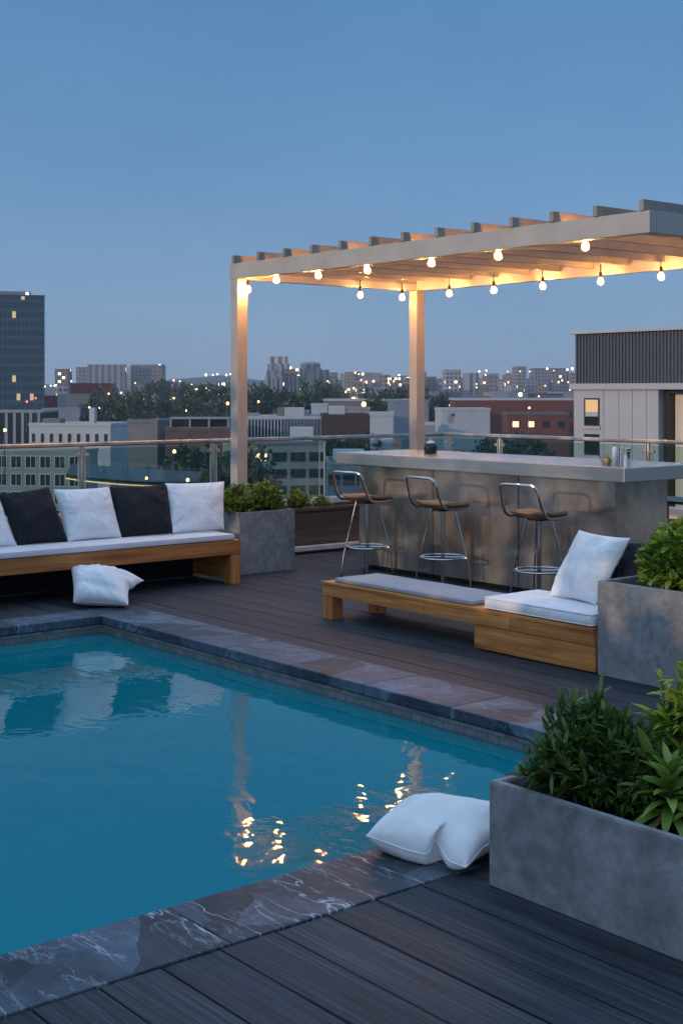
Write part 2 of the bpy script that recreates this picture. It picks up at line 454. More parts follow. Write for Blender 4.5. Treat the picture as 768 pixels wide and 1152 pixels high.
def bulbglass():
    m, nt, b = newmat('amber_bulb_glass')
    b.inputs['Base Color'].default_value = (1, .6, .25, 1); b.inputs['Emission Color'].default_value = (1, .56, .17, 1); b.inputs['Emission Strength'].default_value = 5.0
    t = nd(nt, 'ShaderNodeBsdfTransparent'); t.inputs['Color'].default_value = (1, .93, .8, 1)
    mx = nd(nt, 'ShaderNodeMixShader'); mx.inputs[0].default_value = .35
    L(nt, t.outputs[0], mx.inputs[1]); L(nt, b.outputs[0], mx.inputs[2]); L(nt, mx.outputs[0], nt.nodes['Material Output'].inputs['Surface'])
    return m
M['bulb'] = bulbglass()
M['terracotta'] = simple('terracotta', (.33, .12, .06), .8)
M['ground'] = simple('city_ground', (.035, .042, .04), .9, var=.5, scale=.02)
M['road'] = simple('asphalt', (.045, .045, .048), .85)
M['hill'] = simple('hill_scrub', (.03, .045, .045), .95, var=.4, scale=.01)
M['wall_white'] = simple('white_render', (.43, .46, .5), .7, var=.06, scale=.3)
M['wall_pale'] = simple('pale_render', (.27, .285, .3), .7, var=.08, scale=.3)
M['wall_grey'] = simple('grey_render', (.16, .16, .175), .75, var=.1, scale=.3)
M['wall_blue'] = simple('blue_grey_panel', (.2, .24, .29), .6, var=.08, scale=.3)
M['wall_brown'] = simple('dark_brown_panel', (.055, .032, .032), .7)
M['wall_red'] = simple('red_panel', (.3, .035, .03), .7)
M['brick'] = tilemat('red_brick', (.16, .042, .032), 1.4, (.12, .08, .07), .85)
M['brick_brown'] = tilemat('brown_brick', (.13, .075, .066), 1.4, (.1, .08, .08), .85)
M['roof'] = simple('flat_roof_felt', (.12, .125, .135), .85)
M['panel'] = simple('pale_wall_panel', (.43, .43, .46), .6, var=.04, scale=.8)
M['corrugated'] = simple('dark_corrugated_metal', (.085, .095, .12), .45, .3, var=.08)
M['frame'] = simple('dark_window_frame', (.02, .02, .022), .4)
M['paleframe'] = simple('pale_window_frame', (.5, .52, .52), .5)
M['pane'] = simple('dark_pane', (.016, .026, .032), .08, var=.3, scale=.5)
M['tealroof'] = simple('teal_canopy_roof', (.012, .03, .038), .35, .2)
M['lit_warm'] = emit('lit_window_warm', (1, .66, .3), 1.6)
M['lit_dim'] = emit('lit_window_dim', (1, .6, .26), .55)
M['lit_cool'] = emit('lit_window_cool', (.9, .95, 1), 1.5)
M['blind'] = emit('lit_blind', (.85, .55, .24), .2)
M['curtain'] = emit('lit_curtain', (.6, .5, .4), .12)
M['lamp_warm'] = emit('street_lamp_warm', (1, .52, .18), 4.5)
M['lamp_white'] = emit('street_lamp_white', (1, .78, .5), 4)
M['lamp_red'] = emit('red_signal', (1, .08, .05), 4)
M['far_grey'] = facademat('far_grey_facade', (.3, .3, .33), (.07, .085, .1), 3.2, 3.1, .975, strength=3)
M['far_warm'] = facademat('far_warm_facade', (.24, .19, .17), (.06, .065, .08), 3.4, 3.2, .93, strength=4)
M['far_stripe'] = facademat('far_striped_facade', (.42, .42, .45), (.12, .13, .15), 5.0, 3.0, .985, strength=3, frx=.5, frz=.98)
M['tower'] = facademat('glass_tower_facade', (.045, .105, .145), (.006, .034, .056), 1.7, 3.6, .982, strength=.45, frx=.8, frz=.72)

# ------------------------------------------------------------------ deck, pool
U0, U1 = -9.30, -3.40          # outer edge of the coping
UI0, UI1 = -8.97, -3.77        # inner edge
VO, VI = 5.43, 5.00
VL = -3.0                      # the pool runs on to the left, out of sight
def make_deck():
    mb = MB(); pitch = .2083
    k0 = -34
    for k in range(k0, 38):
        v0 = 1.68 + k * pitch; v1 = v0 + pitch - .007
        if v1 > 13.15: break
        segs = [(-13.6, U0 - .004), (U1 + .004, 3.0)] if v0 < VO - .03 else [(-13.6, 3.0)]
        if v0 < -5: continue
        if v0 < VL: segs = [(-13.6, 3.0)]
        for (a, b) in segs:
            x = a; first = True
            while x < b - .01:
                ln = random.uniform(3.2, 5.2)
                if first: ln *= random.uniform(.3, 1); first = False
                e = min(b, x + ln)
                if b - e < .5: e = b
                dz = random.uniform(-.0012, .0012)
                mb.box((x, v0, -.028), (e - .003, v1, dz), .003)
                x = e
    tag(mb.build('deck', M['deck']), kind='structure', label='dark grey timber deck boards')
    ub = MB()
    ub.box((-13.75, -6, -.5), (U0 - .02, 13.2, -.045)); ub.box((U1 + .02, -6, -.5), (3.2, 13.2, -.045))
    ub.box((U0 - .018, VO + .02, -.5), (U1 + .018, 13.2, -.047))
    tag(ub.build('roof_slab', M['under']), kind='structure')
make_deck()

def coping():
    mb = MB()
    v = VL
    while v < VI - .01:                                   # near run
        e = min(v + random.uniform(.95, 1.15), VO)
        if VO - e < .5: e = VO
        mb.box((UI1, v, -.055), (U1, e - .004, .006), .005)
        v = e
    tag(mb.build('pool_coping', M['marble']), kind='structure')
    m2 = MB()
    u = UI1 - .004                                        # right-hand run
    while u > U0 + .01:
        e = max(u - random.uniform(.55, .75), U0)
        if e - U0 < .4: e = U0
        m2.box((e + .004, VI, -.055), (u, VO, .006 + random.uniform(-.001, .001)), .006)
        u = e
    v = VI - .004
    while v > VL:                                         # far run
        e = v - random.uniform(.6, .8)
        m2.box((U0, e + .004, -.055), (UI0, v, .006), .006)
        v = e
    tag(m2.build('pool_coping', M['stone']), kind='structure')
coping()
def pool():
    zt, zw, zb = -.06, -.2, -1.35
    t = MB()     # tiled band at the waterline
    t.box((UI0 - .2, VI - .012 + .02, zw), (UI1 + .2, VI + .25, zt))
    t.box((UI0 - .25, VL, zw), (UI0 - .008, VI + .007, zt))
    t.box((UI1 + .008, VL, zw), (UI1 + .25, VI + .007, zt))
    tag(t.build('pool_tile_band', M['mosaic']), kind='structure')
    s = MB()
    s.box((UI0 - .3, VL - .3, zb - .2), (UI1 + .3, VI + .3, zb))
    s.box((UI0 - .2, VI + .012, zb), (UI1 + .2, VI + .25, zw - .002))
    s.box((UI0 - .25, VL, zb), (UI0 - .004, VI + .011, zw - .002))
    s.box((UI1 + .004, VL, zb), (UI1 + .25, VI + .011, zw - .002))
    s.box((UI0 - .25, VL - .25, zb), (UI1 + .25, VL, -.05))
    tag(s.build('pool_basin', M['pool']), kind='structure')
    w = MB()
    w.add([(UI0 - .007, VL, -.125), (UI1 + .007, VL, -.125), (UI1 + .007, VI + .007, -.125), (UI0 - .007, VI + .007, -.125)], [[0, 1, 2, 3]])
    tag(w.build('pool_water', M['water']), kind='structure')
pool()

# ------------------------------------------------------------------ soft furnishings
def bilerp(c, s, t):
    a = (s + 1) / 2; b = (t + 1) / 2
    return c[0] * (1 - a) * (1 - b) + c[1] * a * (1 - b) + c[2] * a * b + c[3] * (1 - a) * b
def pillow(name, label, corners, T, mat, group=None, seed=0, floor=None, wr=.016, deform=None, back=.8, n=46, cat='pillow', seam=True, puff=.4):
    """corners: bottom left, bottom right, top right, top left as seen from the front"""
    C = [Vector(c) for c in corners]
    nrm = (C[1] - C[0]).cross(C[3] - C[0]).normalized()
    cen = sum(C, Vector()) / 4
    base = Vector((cen.x, cen.y, min(c.z for c in C)))
    root = thing(name, label, cat, base, 0, group)
    off = Vector((seed * 3.1, seed * 1.7, seed * .9))
    ex = (C[1] - C[0]).normalized(); ey = (C[3] - C[0]).normalized()
    grid = {}
    vs = []; fs = []
    def pt(s, t, side):
        pin = .075
        q = bilerp(C, s * (1 - pin * (1 - t * t) * (1 - .3 * abs(s))), t * (1 - pin * (1 - s * s) * (1 - .3 * abs(t))))
        e = max(0.0, (1 - s * s)) * max(0.0, (1 - t * t))
        h = T * .5 * e ** puff
        # gathers run in from the corners and along the seams
        edge = (1 - max(abs(s), abs(t)))
        ang = math.atan2(t, s)
        w = noise.noise(Vector((ang * 8.5, edge * 1.2, side * 7 + seed))) * wr * 1.1 * min(1, edge * 6) * max(0, 1 - edge * 1.3)
        w += noise.noise(Vector((s * 1.6, t * 1.6, side * 3)) + off) * wr * 1.6 * min(1, edge * 4)
        w += abs(noise.noise(Vector((s * 4 + t * 2.2, t * 2 - s, side)) + off)) * wr * .9 * min(1, edge * 4)
        q = q + nrm * ((h + w) * (1 if side > 0 else -back))
        if deform: q = deform(s, t, side, q, nrm)
        if floor is not None and q.z < floor: q.z = floor + .002 * (1 if side > 0 else 0)
        return q
    for side in (1, -1):
        for i in range(n + 1):
            for j in range(n + 1):
                s = -1 + 2 * i / n; t = -1 + 2 * j / n
                s = math.sin(s * math.pi / 2); t = math.sin(t * math.pi / 2)
                bd = i in (0, n) or j in (0, n)
                if bd and side == -1:
                    grid[(side, i, j)] = grid[(1, i, j)]
                else:
                    grid[(side, i, j)] = len(vs); vs.append(pt(s, t, side))
        for i in range(n):
            for j in range(n):
                f = [grid[(side, i, j)], grid[(side, i + 1, j)], grid[(side, i + 1, j + 1)], grid[(side, i, j + 1)]]
                fs.append(f if side > 0 else f[::-1])
    mb = MB(base); mb.add(vs, fs, 0, True)
    o = mb.build('cover', mat, root, autosmooth=80)
    if seam:
        ring = [grid[(1, i, 0)] for i in range(n + 1)] + [grid[(1, n, j)] for j in range(1, n + 1)] + \
               [grid[(1, i, n)] for i in range(n - 1, -1, -1)] + [grid[(1, 0, j)] for j in range(n - 1, 0, -1)]
        pm = MB(base); pm.tube([vs[i] + Vector((0, 0, .001)) for i in ring], .003, 6, closed=True)
        pm.build('piping', mat, root, autosmooth=80)
    return root

def slab_cushion(name, label, lo, hi, mat, cat='cushion', rad=.03, group=None):
    """a boxed seat cushion with soft edges, slightly crowned"""
    lo = Vector(lo); hi = Vector(hi); c = (lo + hi) / 2; d = (hi - lo) / 2
    base = Vector((c.x, c.y, lo.z))
    root = thing(name, label, cat, base, 0, group)
    bm = bmesh.new(); bmesh.ops.create_cube(bm, size=2)
    for q in bm.verts: q.co = Vector((q.co.x * d.x, q.co.y * d.y, q.co.z * d.z))
    bmesh.ops.bevel(bm, geom=bm.edges[:], offset=min(rad, d.z * .8), segments=4, affect='EDGES', profile=.5)
    bmesh.ops.subdivide_edges(bm, edges=[e for e in bm.edges if e.calc_length() > .25], cuts=14, use_grid_fill=True)
    for q in bm.verts:
        s = 1 - min(1, abs(q.co.x / d.x)) ** 4; t = 1 - min(1, abs(q.co.y / d.y)) ** 4
        if q.co.z > 0:
            q.co.z += .009 * s * t + noise.noise(q.co * 6) * .004
        q.co.y += noise.noise(Vector((q.co.x * 5, q.co.z * 8, 2))) * .004
    bm.verts.index_update()
    mb = MB(); mb.add([q.co + Vector((0, 0, d.z)) for q in bm.verts], [[w.index for w in f.verts] for f in bm.faces], 0, True)
    bm.free()
    mb.build('cover', mat, root, autosmooth=60)
    pm = MB()
    for zz in (.012, d.z * 2 - .008):
        x, y = d.x - .004, d.y - .004
        loop = []
        for (sx, sy) in ((1, 1), (-1, 1), (-1, -1), (1, -1)):
            for a in range(4):
                ang = {(1, 1): 0, (-1, 1): 90, (-1, -1): 180, (1, -1): 270}[(sx, sy)] + a * 30
                loop.append((sx * (x - .02) + .02 * math.cos(R(ang)), sy * (y - .02) + .02 * math.sin(R(ang)), zz))
        pm.tube(loop, .004, 6, closed=True)
    pm.build('piping', mat, root)
    return root

# ---- the long bench on the left
BU = -9.74                     # its front face
def left_bench():
    base = Vector((-10.1, 5.0, 0))
    r = thing('wooden_bench', 'long low brown timber bench by the glass railing, five scatter pillows along it', 'bench', base)
    v0, v1 = 2.6, 6.82
    MB(base).box((BU - .035, v0, .262), (BU, v1, .388), .004).build('front_board', M['teak_y'], r)
    MB(base).box((-10.52, v0, .262), (-10.485, v1, .388), .004).build('rear_board', M['teak_y'], r)
    MB(base).box((-10.484, v1 - .036, .262), (BU - .036, v1, .388), .004).build('end_board', M['teak_x'], r)
    s = MB(base)
    x = BU - .04
    while x > -10.45:
        s.box((x - .09, v0, .36), (x, v1 - .04, .383), .003); x -= .1
    s.build('seat_slats', M['teak_y'], r)
    for v in (6.715, P_u(108, 640, BU - .05).y, 3.1):
        MB(base).box((BU - .105, v, 0), (BU - .005, v + .1, .26), .004).build('leg', M['teak_z'], r)
        MB(base).box((-10.5, v, 0), (-10.41, v + .1, .26), .004).build('leg', M['teak_z'], r)
    MB(base).box((-10.40, v0, .004), (-10.38, 6.734, .259)).build('shade_backing', M['under'], r)  # near-black panel added to make the space under the bench dark
    MB(base).box((-10.405, 6.735, .03), (BU - .11, 6.775, .26), .003).build('end_panel', M['teak_x'], r)
    MB(base).box((-10.50, v0, .389), (-10.47, v1 - .3, .62), .004).build('backrest', M['teak_y'], r)
left_bench()
slab_cushion('bench_cushion', 'long pale seat cushion on the brown timber bench', (-10.44, 2.6, .39), (BU + .005, 6.76, .444), M['offwhite'], rad=.022)
UB, UT = -10.03, -10.24
def bp(tl, tr, br, bl):
    a = [P_u(bl[0], bl[1], UB), P_u(br[0], br[1], UB), P_u(tr[0], tr[1], UT), P_u(tl[0], tl[1], UT)]
    for q in a[:2]: q.z = .452
    return a
GP = 'pillows propped along the long bench'
pillow('throw_pillow', 'white pillow at the cut off left end of the long bench', bp((-62, 556), (-2, 556), (19, 612), (-40, 616)), .17, M['white'], GP, 1)
pillow('throw_pillow', 'charcoal pillow tilted below the pale office windows on the long bench', bp((-2, 556), (55, 548), (77, 605), (20, 611)), .19, M['dark'], GP, 2)
pillow('throw_pillow', 'white pillow standing between the two charcoal pillows', bp((61, 551), (123, 548), (137, 603), (75, 607)), .18, M['white'], GP, 3)
pillow('throw_pillow', 'upright charcoal pillow with a white pillow on each side, nearer the square planter', bp((122, 548), (188, 545), (195, 599), (136, 603)), .19, M['dark'], GP, 4)
pillow('throw_pillow', 'white pillow at the right end of the long bench, beside the concrete planter', bp((186, 544), (252, 542), (252, 597), (190, 600)), .18, M['white'], GP, 5)

def far_floor():
    a = cam_pt(83, 10.5, .045); b = cam_pt(144, 10.42, .04); c = cam_pt(148, 10.9, .24); d = cam_pt(80, 10.85, .27)
    def df(s, t, side, q, n):
        g = math.exp(-((s - .55) / .3) ** 2) * max(0, (t + .4)) ** 1.2
        if s > .7 and t > .2:
            q = q - Vector((0, 0, .1)) * (s - .7) / .3 * (t - .2) + RV * .10 * (s - .7) / .3 * t
        q = q - n * .022 * math.exp(-((s + t * .6 - 1.15) / .16) ** 2)
        q = q - n * .015 * math.exp(-((t + .5 + .25 * s) / .14) ** 2)
        return q
    pillow('floor_pillow', 'crumpled white pillow fallen on the deck below the long bench', [a, b, c, d], .27, M['white'], None, 8, floor=.008, wr=.016, deform=df, puff=.4)
far_floor()
def near_floor():
    l = cam_pt(412, 4.90, .075); f = cam_pt(524, 4.66, .015); b = cam_pt(606, 4.98, .05); k = cam_pt(455, 5.25, .09)
    def df(s, t, side, q, n):
        # the front edge is buckled: pinched in and up between its two corners
        g = math.exp(-((s - .42) / .13) ** 2) * max(0, (-t - .35) / .65) ** 1.3
        q = q + FV * .10 * g + Vector((0, 0, .04)) * g * (1 if side > 0 else .9)
        c = .3 * math.exp(-((s - .42 + .3 * (t + 1)) / .08) ** 2) * max(0, (-t - .3) / .7) ** 1.2
        if side > 0: q = q - Vector((0, 0, .045)) * c
        lift = max(0, (s + .2)) * .05
        return q + Vector((0, 0, lift * (1 - max(0, -t - .5))))
    pillow('floor_pillow', 'white pillow with a deep fold lying on the marble pool edge against the concrete planter', [l, f, b, k], .25, M['white'], None, 9, floor=.009, wr=.013, deform=df, n=48, puff=.42)
near_floor()

# ---- low bench on the right
RVF = 6.25
def right_bench():
    base = Vector((-6.5, 6.5, 0))
    r = thing('wooden_bench', 'low honey coloured timber bench in front of the bar stools, solid at its planter end', 'bench', base)
    u0, u1, zt = -7.87, -5.262, .278
    MB(base).box((u0, RVF, zt - .105), (-6.75, RVF + .035, zt - .024), .004).box((-6.747, RVF, zt - .105), (-5.95, RVF + .035, zt - .024), .004).box((-5.947, RVF, zt - .105), (u1, RVF + .035, zt - .024), .004).build('front_board', M['teak_x'], r)
    MB(base).box((u0, RVF + .515, zt - .105), (u1, RVF + .55, zt - .024), .004).build('rear_board', M['teak_x'], r)
    MB(base).box((u0, RVF + .036, zt - .105), (u0 + .035, RVF + .514, zt - .024), .004).build('end_board', M['teak_y'], r)
    s = MB(base)
    for i in range(5):
        v = RVF - .006 + i * .1125
        s.box((u0 - .004, v, zt - .022), (u1, v + .108, zt), .003)
    s.build('seat_boards', M['teak_x'], r)
    for v in (RVF + .004, RVF + .44):
        MB(base).box((u0 + .005, v, 0), (u0 + .115, v + .1, zt - .107), .004).build('leg', M['teak_z'], r)
    MB(base).box((-6.28, RVF + .012, .012), (u1, RVF + .045, zt - .109), .004).build('base_board', M['teak_x'], r)
    MB(base).box((-6.28, RVF + .047, .012), (-6.245, RVF + .5, zt - .109), .004).build('base_side', M['teak_y'], r)
right_bench()
slab_cushion('bench_pad', 'thin flat grey pad on the low timber bench', (-7.76, RVF + .03, .279), (-6.32, RVF + .45, .312), M['greyfab'], rad=.012)
slab_cushion('seat_cushion', 'thick white seat cushion at the planter end of the low bench', (-6.19, RVF + .0, .279), (-5.275, RVF + .53, .362), M['white'], rad=.03)
w = [P_v(618, 672, 6.56), P_v(669, 690, 6.5), P_v(708, 606, 6.68), P_v(651, 597, 6.76)]
w[0].z = .372; w[1].z = .372
pillow('throw_pillow', 'white pillow standing on the thick white cushion of the low bench', w, .17, M['white'], None, 6)
dkp = [P_v(668, 690, 6.70), P_v(716, 690, 6.66), P_v(724, 612, 6.84), P_v(680, 606, 6.86)]
dkp[0].z = .372; dkp[1].z = .372
pillow('throw_pillow', 'black pillow half hidden behind the white pillow on the low bench', dkp, .1, M['dark'], None, 7)

# ------------------------------------------------------------------ planters and plants
def planter(name, label, lo, hi, wall=.05, mat='concrete', soil=.06, cat='planter'):
    lo = Vector(lo); hi = Vector(hi); base = Vector(((lo.x + hi.x) / 2, (lo.y + hi.y) / 2, lo.z))
    r = thing(name, label, cat, base)
    bm = bmesh.new()
    x0, y0, z0 = lo - base; x1, y1, z1 = hi - base
    bmesh.ops.create_cube(bm, size=1)
    for q in bm.verts:
        q.co = Vector((x0 + (q.co.x + .5) * (x1 - x0), y0 + (q.co.y + .5) * (y1 - y0), z0 + (q.co.z + .5) * (z1 - z0)))
    bm.faces.ensure_lookup_table()
    top = max(bm.faces, key=lambda f: f.calc_center_median().z)
    res = bmesh.ops.inset_region(bm, faces=[top], thickness=wall)
    g = bmesh.ops.extrude_face_region(bm, geom=[top])
    bmesh.ops.delete(bm, geom=[top], context='FACES_ONLY')
    for q in [e for e in g['geom'] if isinstance(e, bmesh.types.BMVert)]: q.co.z -= min(.3, (z1 - z0) * .6)
    bmesh.ops.bevel(bm, geom=[e for e in bm.edges if e.is_manifold and e.calc_face_angle(0) > .5], offset=.005, segments=2, affect='EDGES')
    bm.verts.index_update()
    mb = MB(); mb.add([q.co for q in bm.verts], [[w.index for w in f.verts] for f in bm.faces]); bm.free()
    mb.build('box_wall', M[mat], r)
    sm = MB(); nx, ny = 24, 12
    X0, X1, Y0, Y1 = x0 + wall - .002, x1 - wall + .002, y0 + wall - .002, y1 - wall + .002
    vs = []; fs = []
    for i in range(nx + 1):
        for j in range(ny + 1):
            p = Vector((X0 + (X1 - X0) * i / nx, Y0 + (Y1 - Y0) * j / ny, z1 - soil))
            p.z += noise.noise(p * 9) * .012 + noise.noise(p * 30) * .006
            vs.append(p)
    for i in range(nx):
        for j in range(ny):
            a = i * (ny + 1) + j; fs.append([a, a + ny + 1, a + ny + 2, a + 1])
    sm.add(vs, fs, 0, True)
    s = sm.build('soil', M['soil'], r)
    return r

def leaf(mb, p, d, L_, W_, droop=.2, roll=0.0, fold=.25, st=((0, .25), (.3, .9), (.62, .85), (1, 0)), mi=0):
    d = d.normalized()
    side = d.cross(Vector((0, 0, 1)))
    if side.length < .05: side = Vector((1, 0, 0))
    side.normalize()
    side = (Matrix.Rotation(roll, 3, d) @ side)
    up = side.cross(d).normalized()
    vs = []; fs = []
    for (t, w) in st:
        c = p + d * (L_ * t) - Vector((0, 0, 1)) * (droop * L_ * t * t)
        vs += [c + side * (w * W_ / 2) + up * (fold * w * W_ / 2), c, c - side * (w * W_ / 2) + up * (fold * w * W_ / 2)]
    for i in range(len(st) - 1):
        a = i * 3
        fs += [[a, a + 3, a + 4, a + 1], [a + 1, a + 4, a + 5, a + 2]]
    mb.add(vs, fs, mi, True)

def rdir(zmin=-.2):
    while True:
        v = Vector((random.uniform(-1, 1), random.uniform(-1, 1), random.uniform(zmin, 1)))
        if .1 < v.length < 1: return v.normalized()

def bush(name, label, base, rad, h, n_twig, per, LL, LW, mat, cat='shrub', droop=.2, group=None, lean=.9, flat=.55, clump=.55, mi2=None):
    """leaves set in small whorls along twigs that fan out from the base"""
    base = Vector(base)
    r = thing(name, label, cat, base, 0, group)
    st = MB(); lf = MB()
    sd = random.uniform(0, 50)
    for i in range(n_twig):
        a = random.uniform(0, 2 * math.pi)
        rr = math.sqrt(random.random())
        bx = Vector((math.cos(a), math.sin(a), 0)) * rr * .3
        bx = Vector((bx.x * rad[0], bx.y * rad[1], 0))
        el = random.uniform(.12, 1.0)
        bulge = 1 + clump * noise.noise(Vector((math.cos(a) * 1.6, math.sin(a) * 1.6, el * 2.2 + sd)))
        ce = math.cos(el * math.pi / 2 * .98); se = math.sin(el * math.pi / 2 * .98)
        tip = Vector((math.cos(a) * rad[0] * ce, math.sin(a) * rad[1] * ce, h * (flat * .25 + (1 - flat * .25) * se))) * bulge * random.uniform(.72, 1.0)
        if tip.z < .02: tip.z = .02
        mid = bx * .6 + tip * .5 + Vector((0, 0, h * .1))
        st.tube([bx, mid, tip], [.006, .004, .002], 5)
        for k in range(per):
            t = 1 - (k / per) ** 1.4 * .75
            c = (bx * (1 - t) ** 2 + mid * 2 * t * (1 - t) + tip * t * t)
            out = (tip - bx).normalized()
            d = (out * lean + rdir(-.6) * .9)
            leaf(lf, c, d, LL * random.uniform(.65, 1.15), LW * random.uniform(.7, 1.2), droop * random.uniform(.3, 1.6), random.uniform(-.7, .7))
    st.build('twigs', M['bark'], r)
    lf.build('foliage', mat, r, autosmooth=180)
    return r

# front planter
planter('concrete_planter', 'long weathered grey concrete planter nearest the viewer, beside the pool edge', (-3.25, 3.31, 0), (-1.7, 3.86, .362))
bush('shrub', 'dense dark green shrub with narrow pointed leaves in the nearest planter', (-3.0, 3.585, .29), (.235, .24), .325, 320, 17, .075, .017, M['leaf_dark'], droop=.2, lean=.9, clump=.5)
bush('shrub', 'fresh light green bushy plant at the back of the nearest planter', (-2.74, 3.73, .3), (.19, .15), .42, 90, 13, .1, .024, M['leaf_lime'], droop=.35, lean=.8)
def rosette():
    base = Vector((-2.66, 3.53, .3))
    r = thing('strappy_plant', 'pale green plant with long strap leaves at the front of the nearest planter', 'plant', base)
    lf = MB(); dr = MB(); st = MB()
    for (ox, oy, hh, nn) in ((0, 0, .19, 44), (.13, .05, .23, 30), (-.02, .12, .15, 24)):
        st.tube([(ox, oy, -.02), (ox * 1.05, oy, hh)], [.012, .007], 6)
        for i in range(nn):
            a = i * 2.399 + random.uniform(-.2, .2); f = i / nn
            z = hh * (.15 + .85 * f)
            d = Vector((math.cos(a), math.sin(a), .05 + 1.5 * f ** 1.7))
            L_ = .2 * (1.0 - .45 * f) * random.uniform(.8, 1.1)
            leaf(lf, Vector((ox, oy, z)), d, L_, .036 * random.uniform(.8, 1.1), .5 * (1 - f) + .1, random.uniform(-.3, .3), .35,
                 st=((0, .5), (.25, .95), (.5, 1.0), (.75, .7), (1, 0)))
        for i in range(7):
            a = random.uniform(0, 6.28)
            leaf(dr, Vector((ox, oy, .05)), Vector((math.cos(a), math.sin(a), .15)), .09, .022, .6, random.uniform(-.5, .5), .3)
    # one broad paddle leaf
    leaf(lf, Vector((-.1, .06, .12)), Vector((-.35, -.1, 1)), .19, .085, .05, .9, .2, st=((0, .2), (.2, .75), (.5, 1), (.8, .8), (.95, .4), (1, .1)))
    st.build('stem', M['bark'], r); lf.build('foliage', M['leaf_strap'], r, autosmooth=180); dr.build('dry_leaves', M['leaf_dry'], r, autosmooth=180)
rosette()
bush('shrub', 'low dark green ground shrub between the pointed leaved shrub and the strappy plant', (-2.76, 3.62, .29), (.16, .17), .2, 110, 13, .07, .018, M['leaf_dark'], droop=.3, lean=.9)

# planter at the end of the low bench
planter('concrete_planter', 'grey concrete planter at the end of the low bench', (-5.25, 6.27, 0), (-3.9, 7.0, .565))
bush('shrub', 'rounded bright green leafy bush in the planter beside the low bench', (-4.83, 6.62, .50), (.37, .31), .44, 480, 16, .058, .038, M['leaf_lime'], droop=.2, lean=.7, clump=.12, flat=.2)
bush('shrub', 'second bright green bush behind the rounded one, cut by the right edge', (-4.3, 6.68, .50), (.36, .3), .40, 150, 14, .062, .04, M['leaf_lime'], droop=.2, lean=.7, clump=.3, flat=.2)

# planter behind the long bench
planter('concrete_planter', 'square grey concrete planter between the long bench and the pergola post', (-10.78, 7.10, 0), (-10.16, 7.74, .578), .045)
bush('boxwood', 'low dark boxwood clump at the bench side of the square planter', (-10.45, 7.25, .5), (.23, .24), .30, 170, 13, .045, .028, M['leaf_mid'], droop=.1, lean=.7, clump=.4, flat=.2)
bush('boxwood', 'taller round boxwood clump at the glass side of the square planter', (-10.47, 7.60, .5), (.24, .2), .34, 190, 13, .045, .028, M['leaf_mid'], droop=.1, lean=.7, clump=.35, flat=.2)

def trough():
    base = Vector((-11.45, 9.5, 0))
    r = planter('planter_trough', 'long low brown planter trough under the glass railing', (-11.7, 7.9, .06), (-11.2, 11.2, .455), .04, 'trough', .03)
    off = Vector(r.location)
    MB(off).box((-11.72, 7.9, .456), (-11.18, 11.2, .478), .003).build('rim', M['trough'], r) if False else None
    MB(off).box((-11.66, 7.95, 0), (-11.26, 11.15, .058)).build('plinth', M['black'], r)
    MB(off).box((-11.16, 7.9, .03), (-11.06, 11.2, .075), .004).build('ledge', M['curb'], r)
    MB(off).box((-11.198, 7.9, .435), (-11.17, 11.2, .468), .003).build('front_rim', M['trough'], r)
trough()
bush('small_plant', 'slim young plant in the brown trough, nearer the square planter', (-11.42, 8.42, .42), (.12, .12), .22, 30, 10, .05, .026, M['leaf_mid'], 'plant')
bush('small_plant', 'wider young plant in the brown trough, just left of the first bar stool', (-11.42, 8.72, .42), (.22, .16), .22, 55, 10, .05, .026, M['leaf_mid'], 'plant')
bush('small_plant', 'small plant in the brown trough behind the back of the first bar stool', (-11.42, 9.1, .42), (.14, .14), .13, 30, 8, .05, .026, M['leaf_mid'], 'plant')

# added leaf screen, out of view: shades the terrace and dapples the bar
planter('concrete_planter', 'added long grey planter out of view, carrying the leaf screen', (-17.0, -4.9, -.04), (-1.5, -4.3, .5), .05)
def leaf_gobo():
    r = thing('leaf_gobo', 'added leaf screen out of view that dapples the light on the bar', 'leaf_gobo', (-9.25, -4.6, .44))
    rnd = random.Random(3); lf = MB()
    for k in range(9000):
        x = rnd.uniform(-7.7, 7.7)
        top = 1.50 + .12 * noise.noise(Vector((x * .9, 0, 4))) 
        z = rnd.uniform(0, top)
        p = Vector((x, rnd.uniform(-.28, .28), z)); a = Vector((rnd.uniform(-1, 1), rnd.uniform(-.5, .5), rnd.uniform(-1, 1))) * .16
        b = Vector((-a.z, rnd.uniform(-.03, .03), a.x)) * .6
        lf.add([p - a, p + b, p + a, p - b], [[0, 1, 2, 3]])
    for k in range(6500):
        x = rnd.uniform(-7.7, 7.7)
        z = 1.45 + rnd.random() ** 1.2 * 1.9
        n_ = noise.noise(Vector((x * 2.3, 7, z * 2.6))) + .35 * noise.noise(Vector((x * 7, 1, z * 7)))
        if n_ < .03: continue
        p = Vector((x, rnd.uniform(-.25, .25), z)); a = Vector((rnd.uniform(-1, 1), 0, rnd.uniform(-1, 1))) * .12
        b = Vector((-a.z, rnd.uniform(-.03, .03), a.x)) * .6
        lf.add([p - a, p + b, p + a, p - b], [[0, 1, 2, 3]])
    st = MB()
    for k in range(24):
        x = -7.5 + k * .65; st.tube([(x, 0, -.05), (x + rnd.uniform(-.1, .1), 0, 1.2), (x + rnd.uniform(-.2, .2), 0, 2.6)], [.02, .015, .006], 5)
    st.build('stems', M['bark'], r); lf.build('foliage', M['leaf_dark'], r)
leaf_gobo()

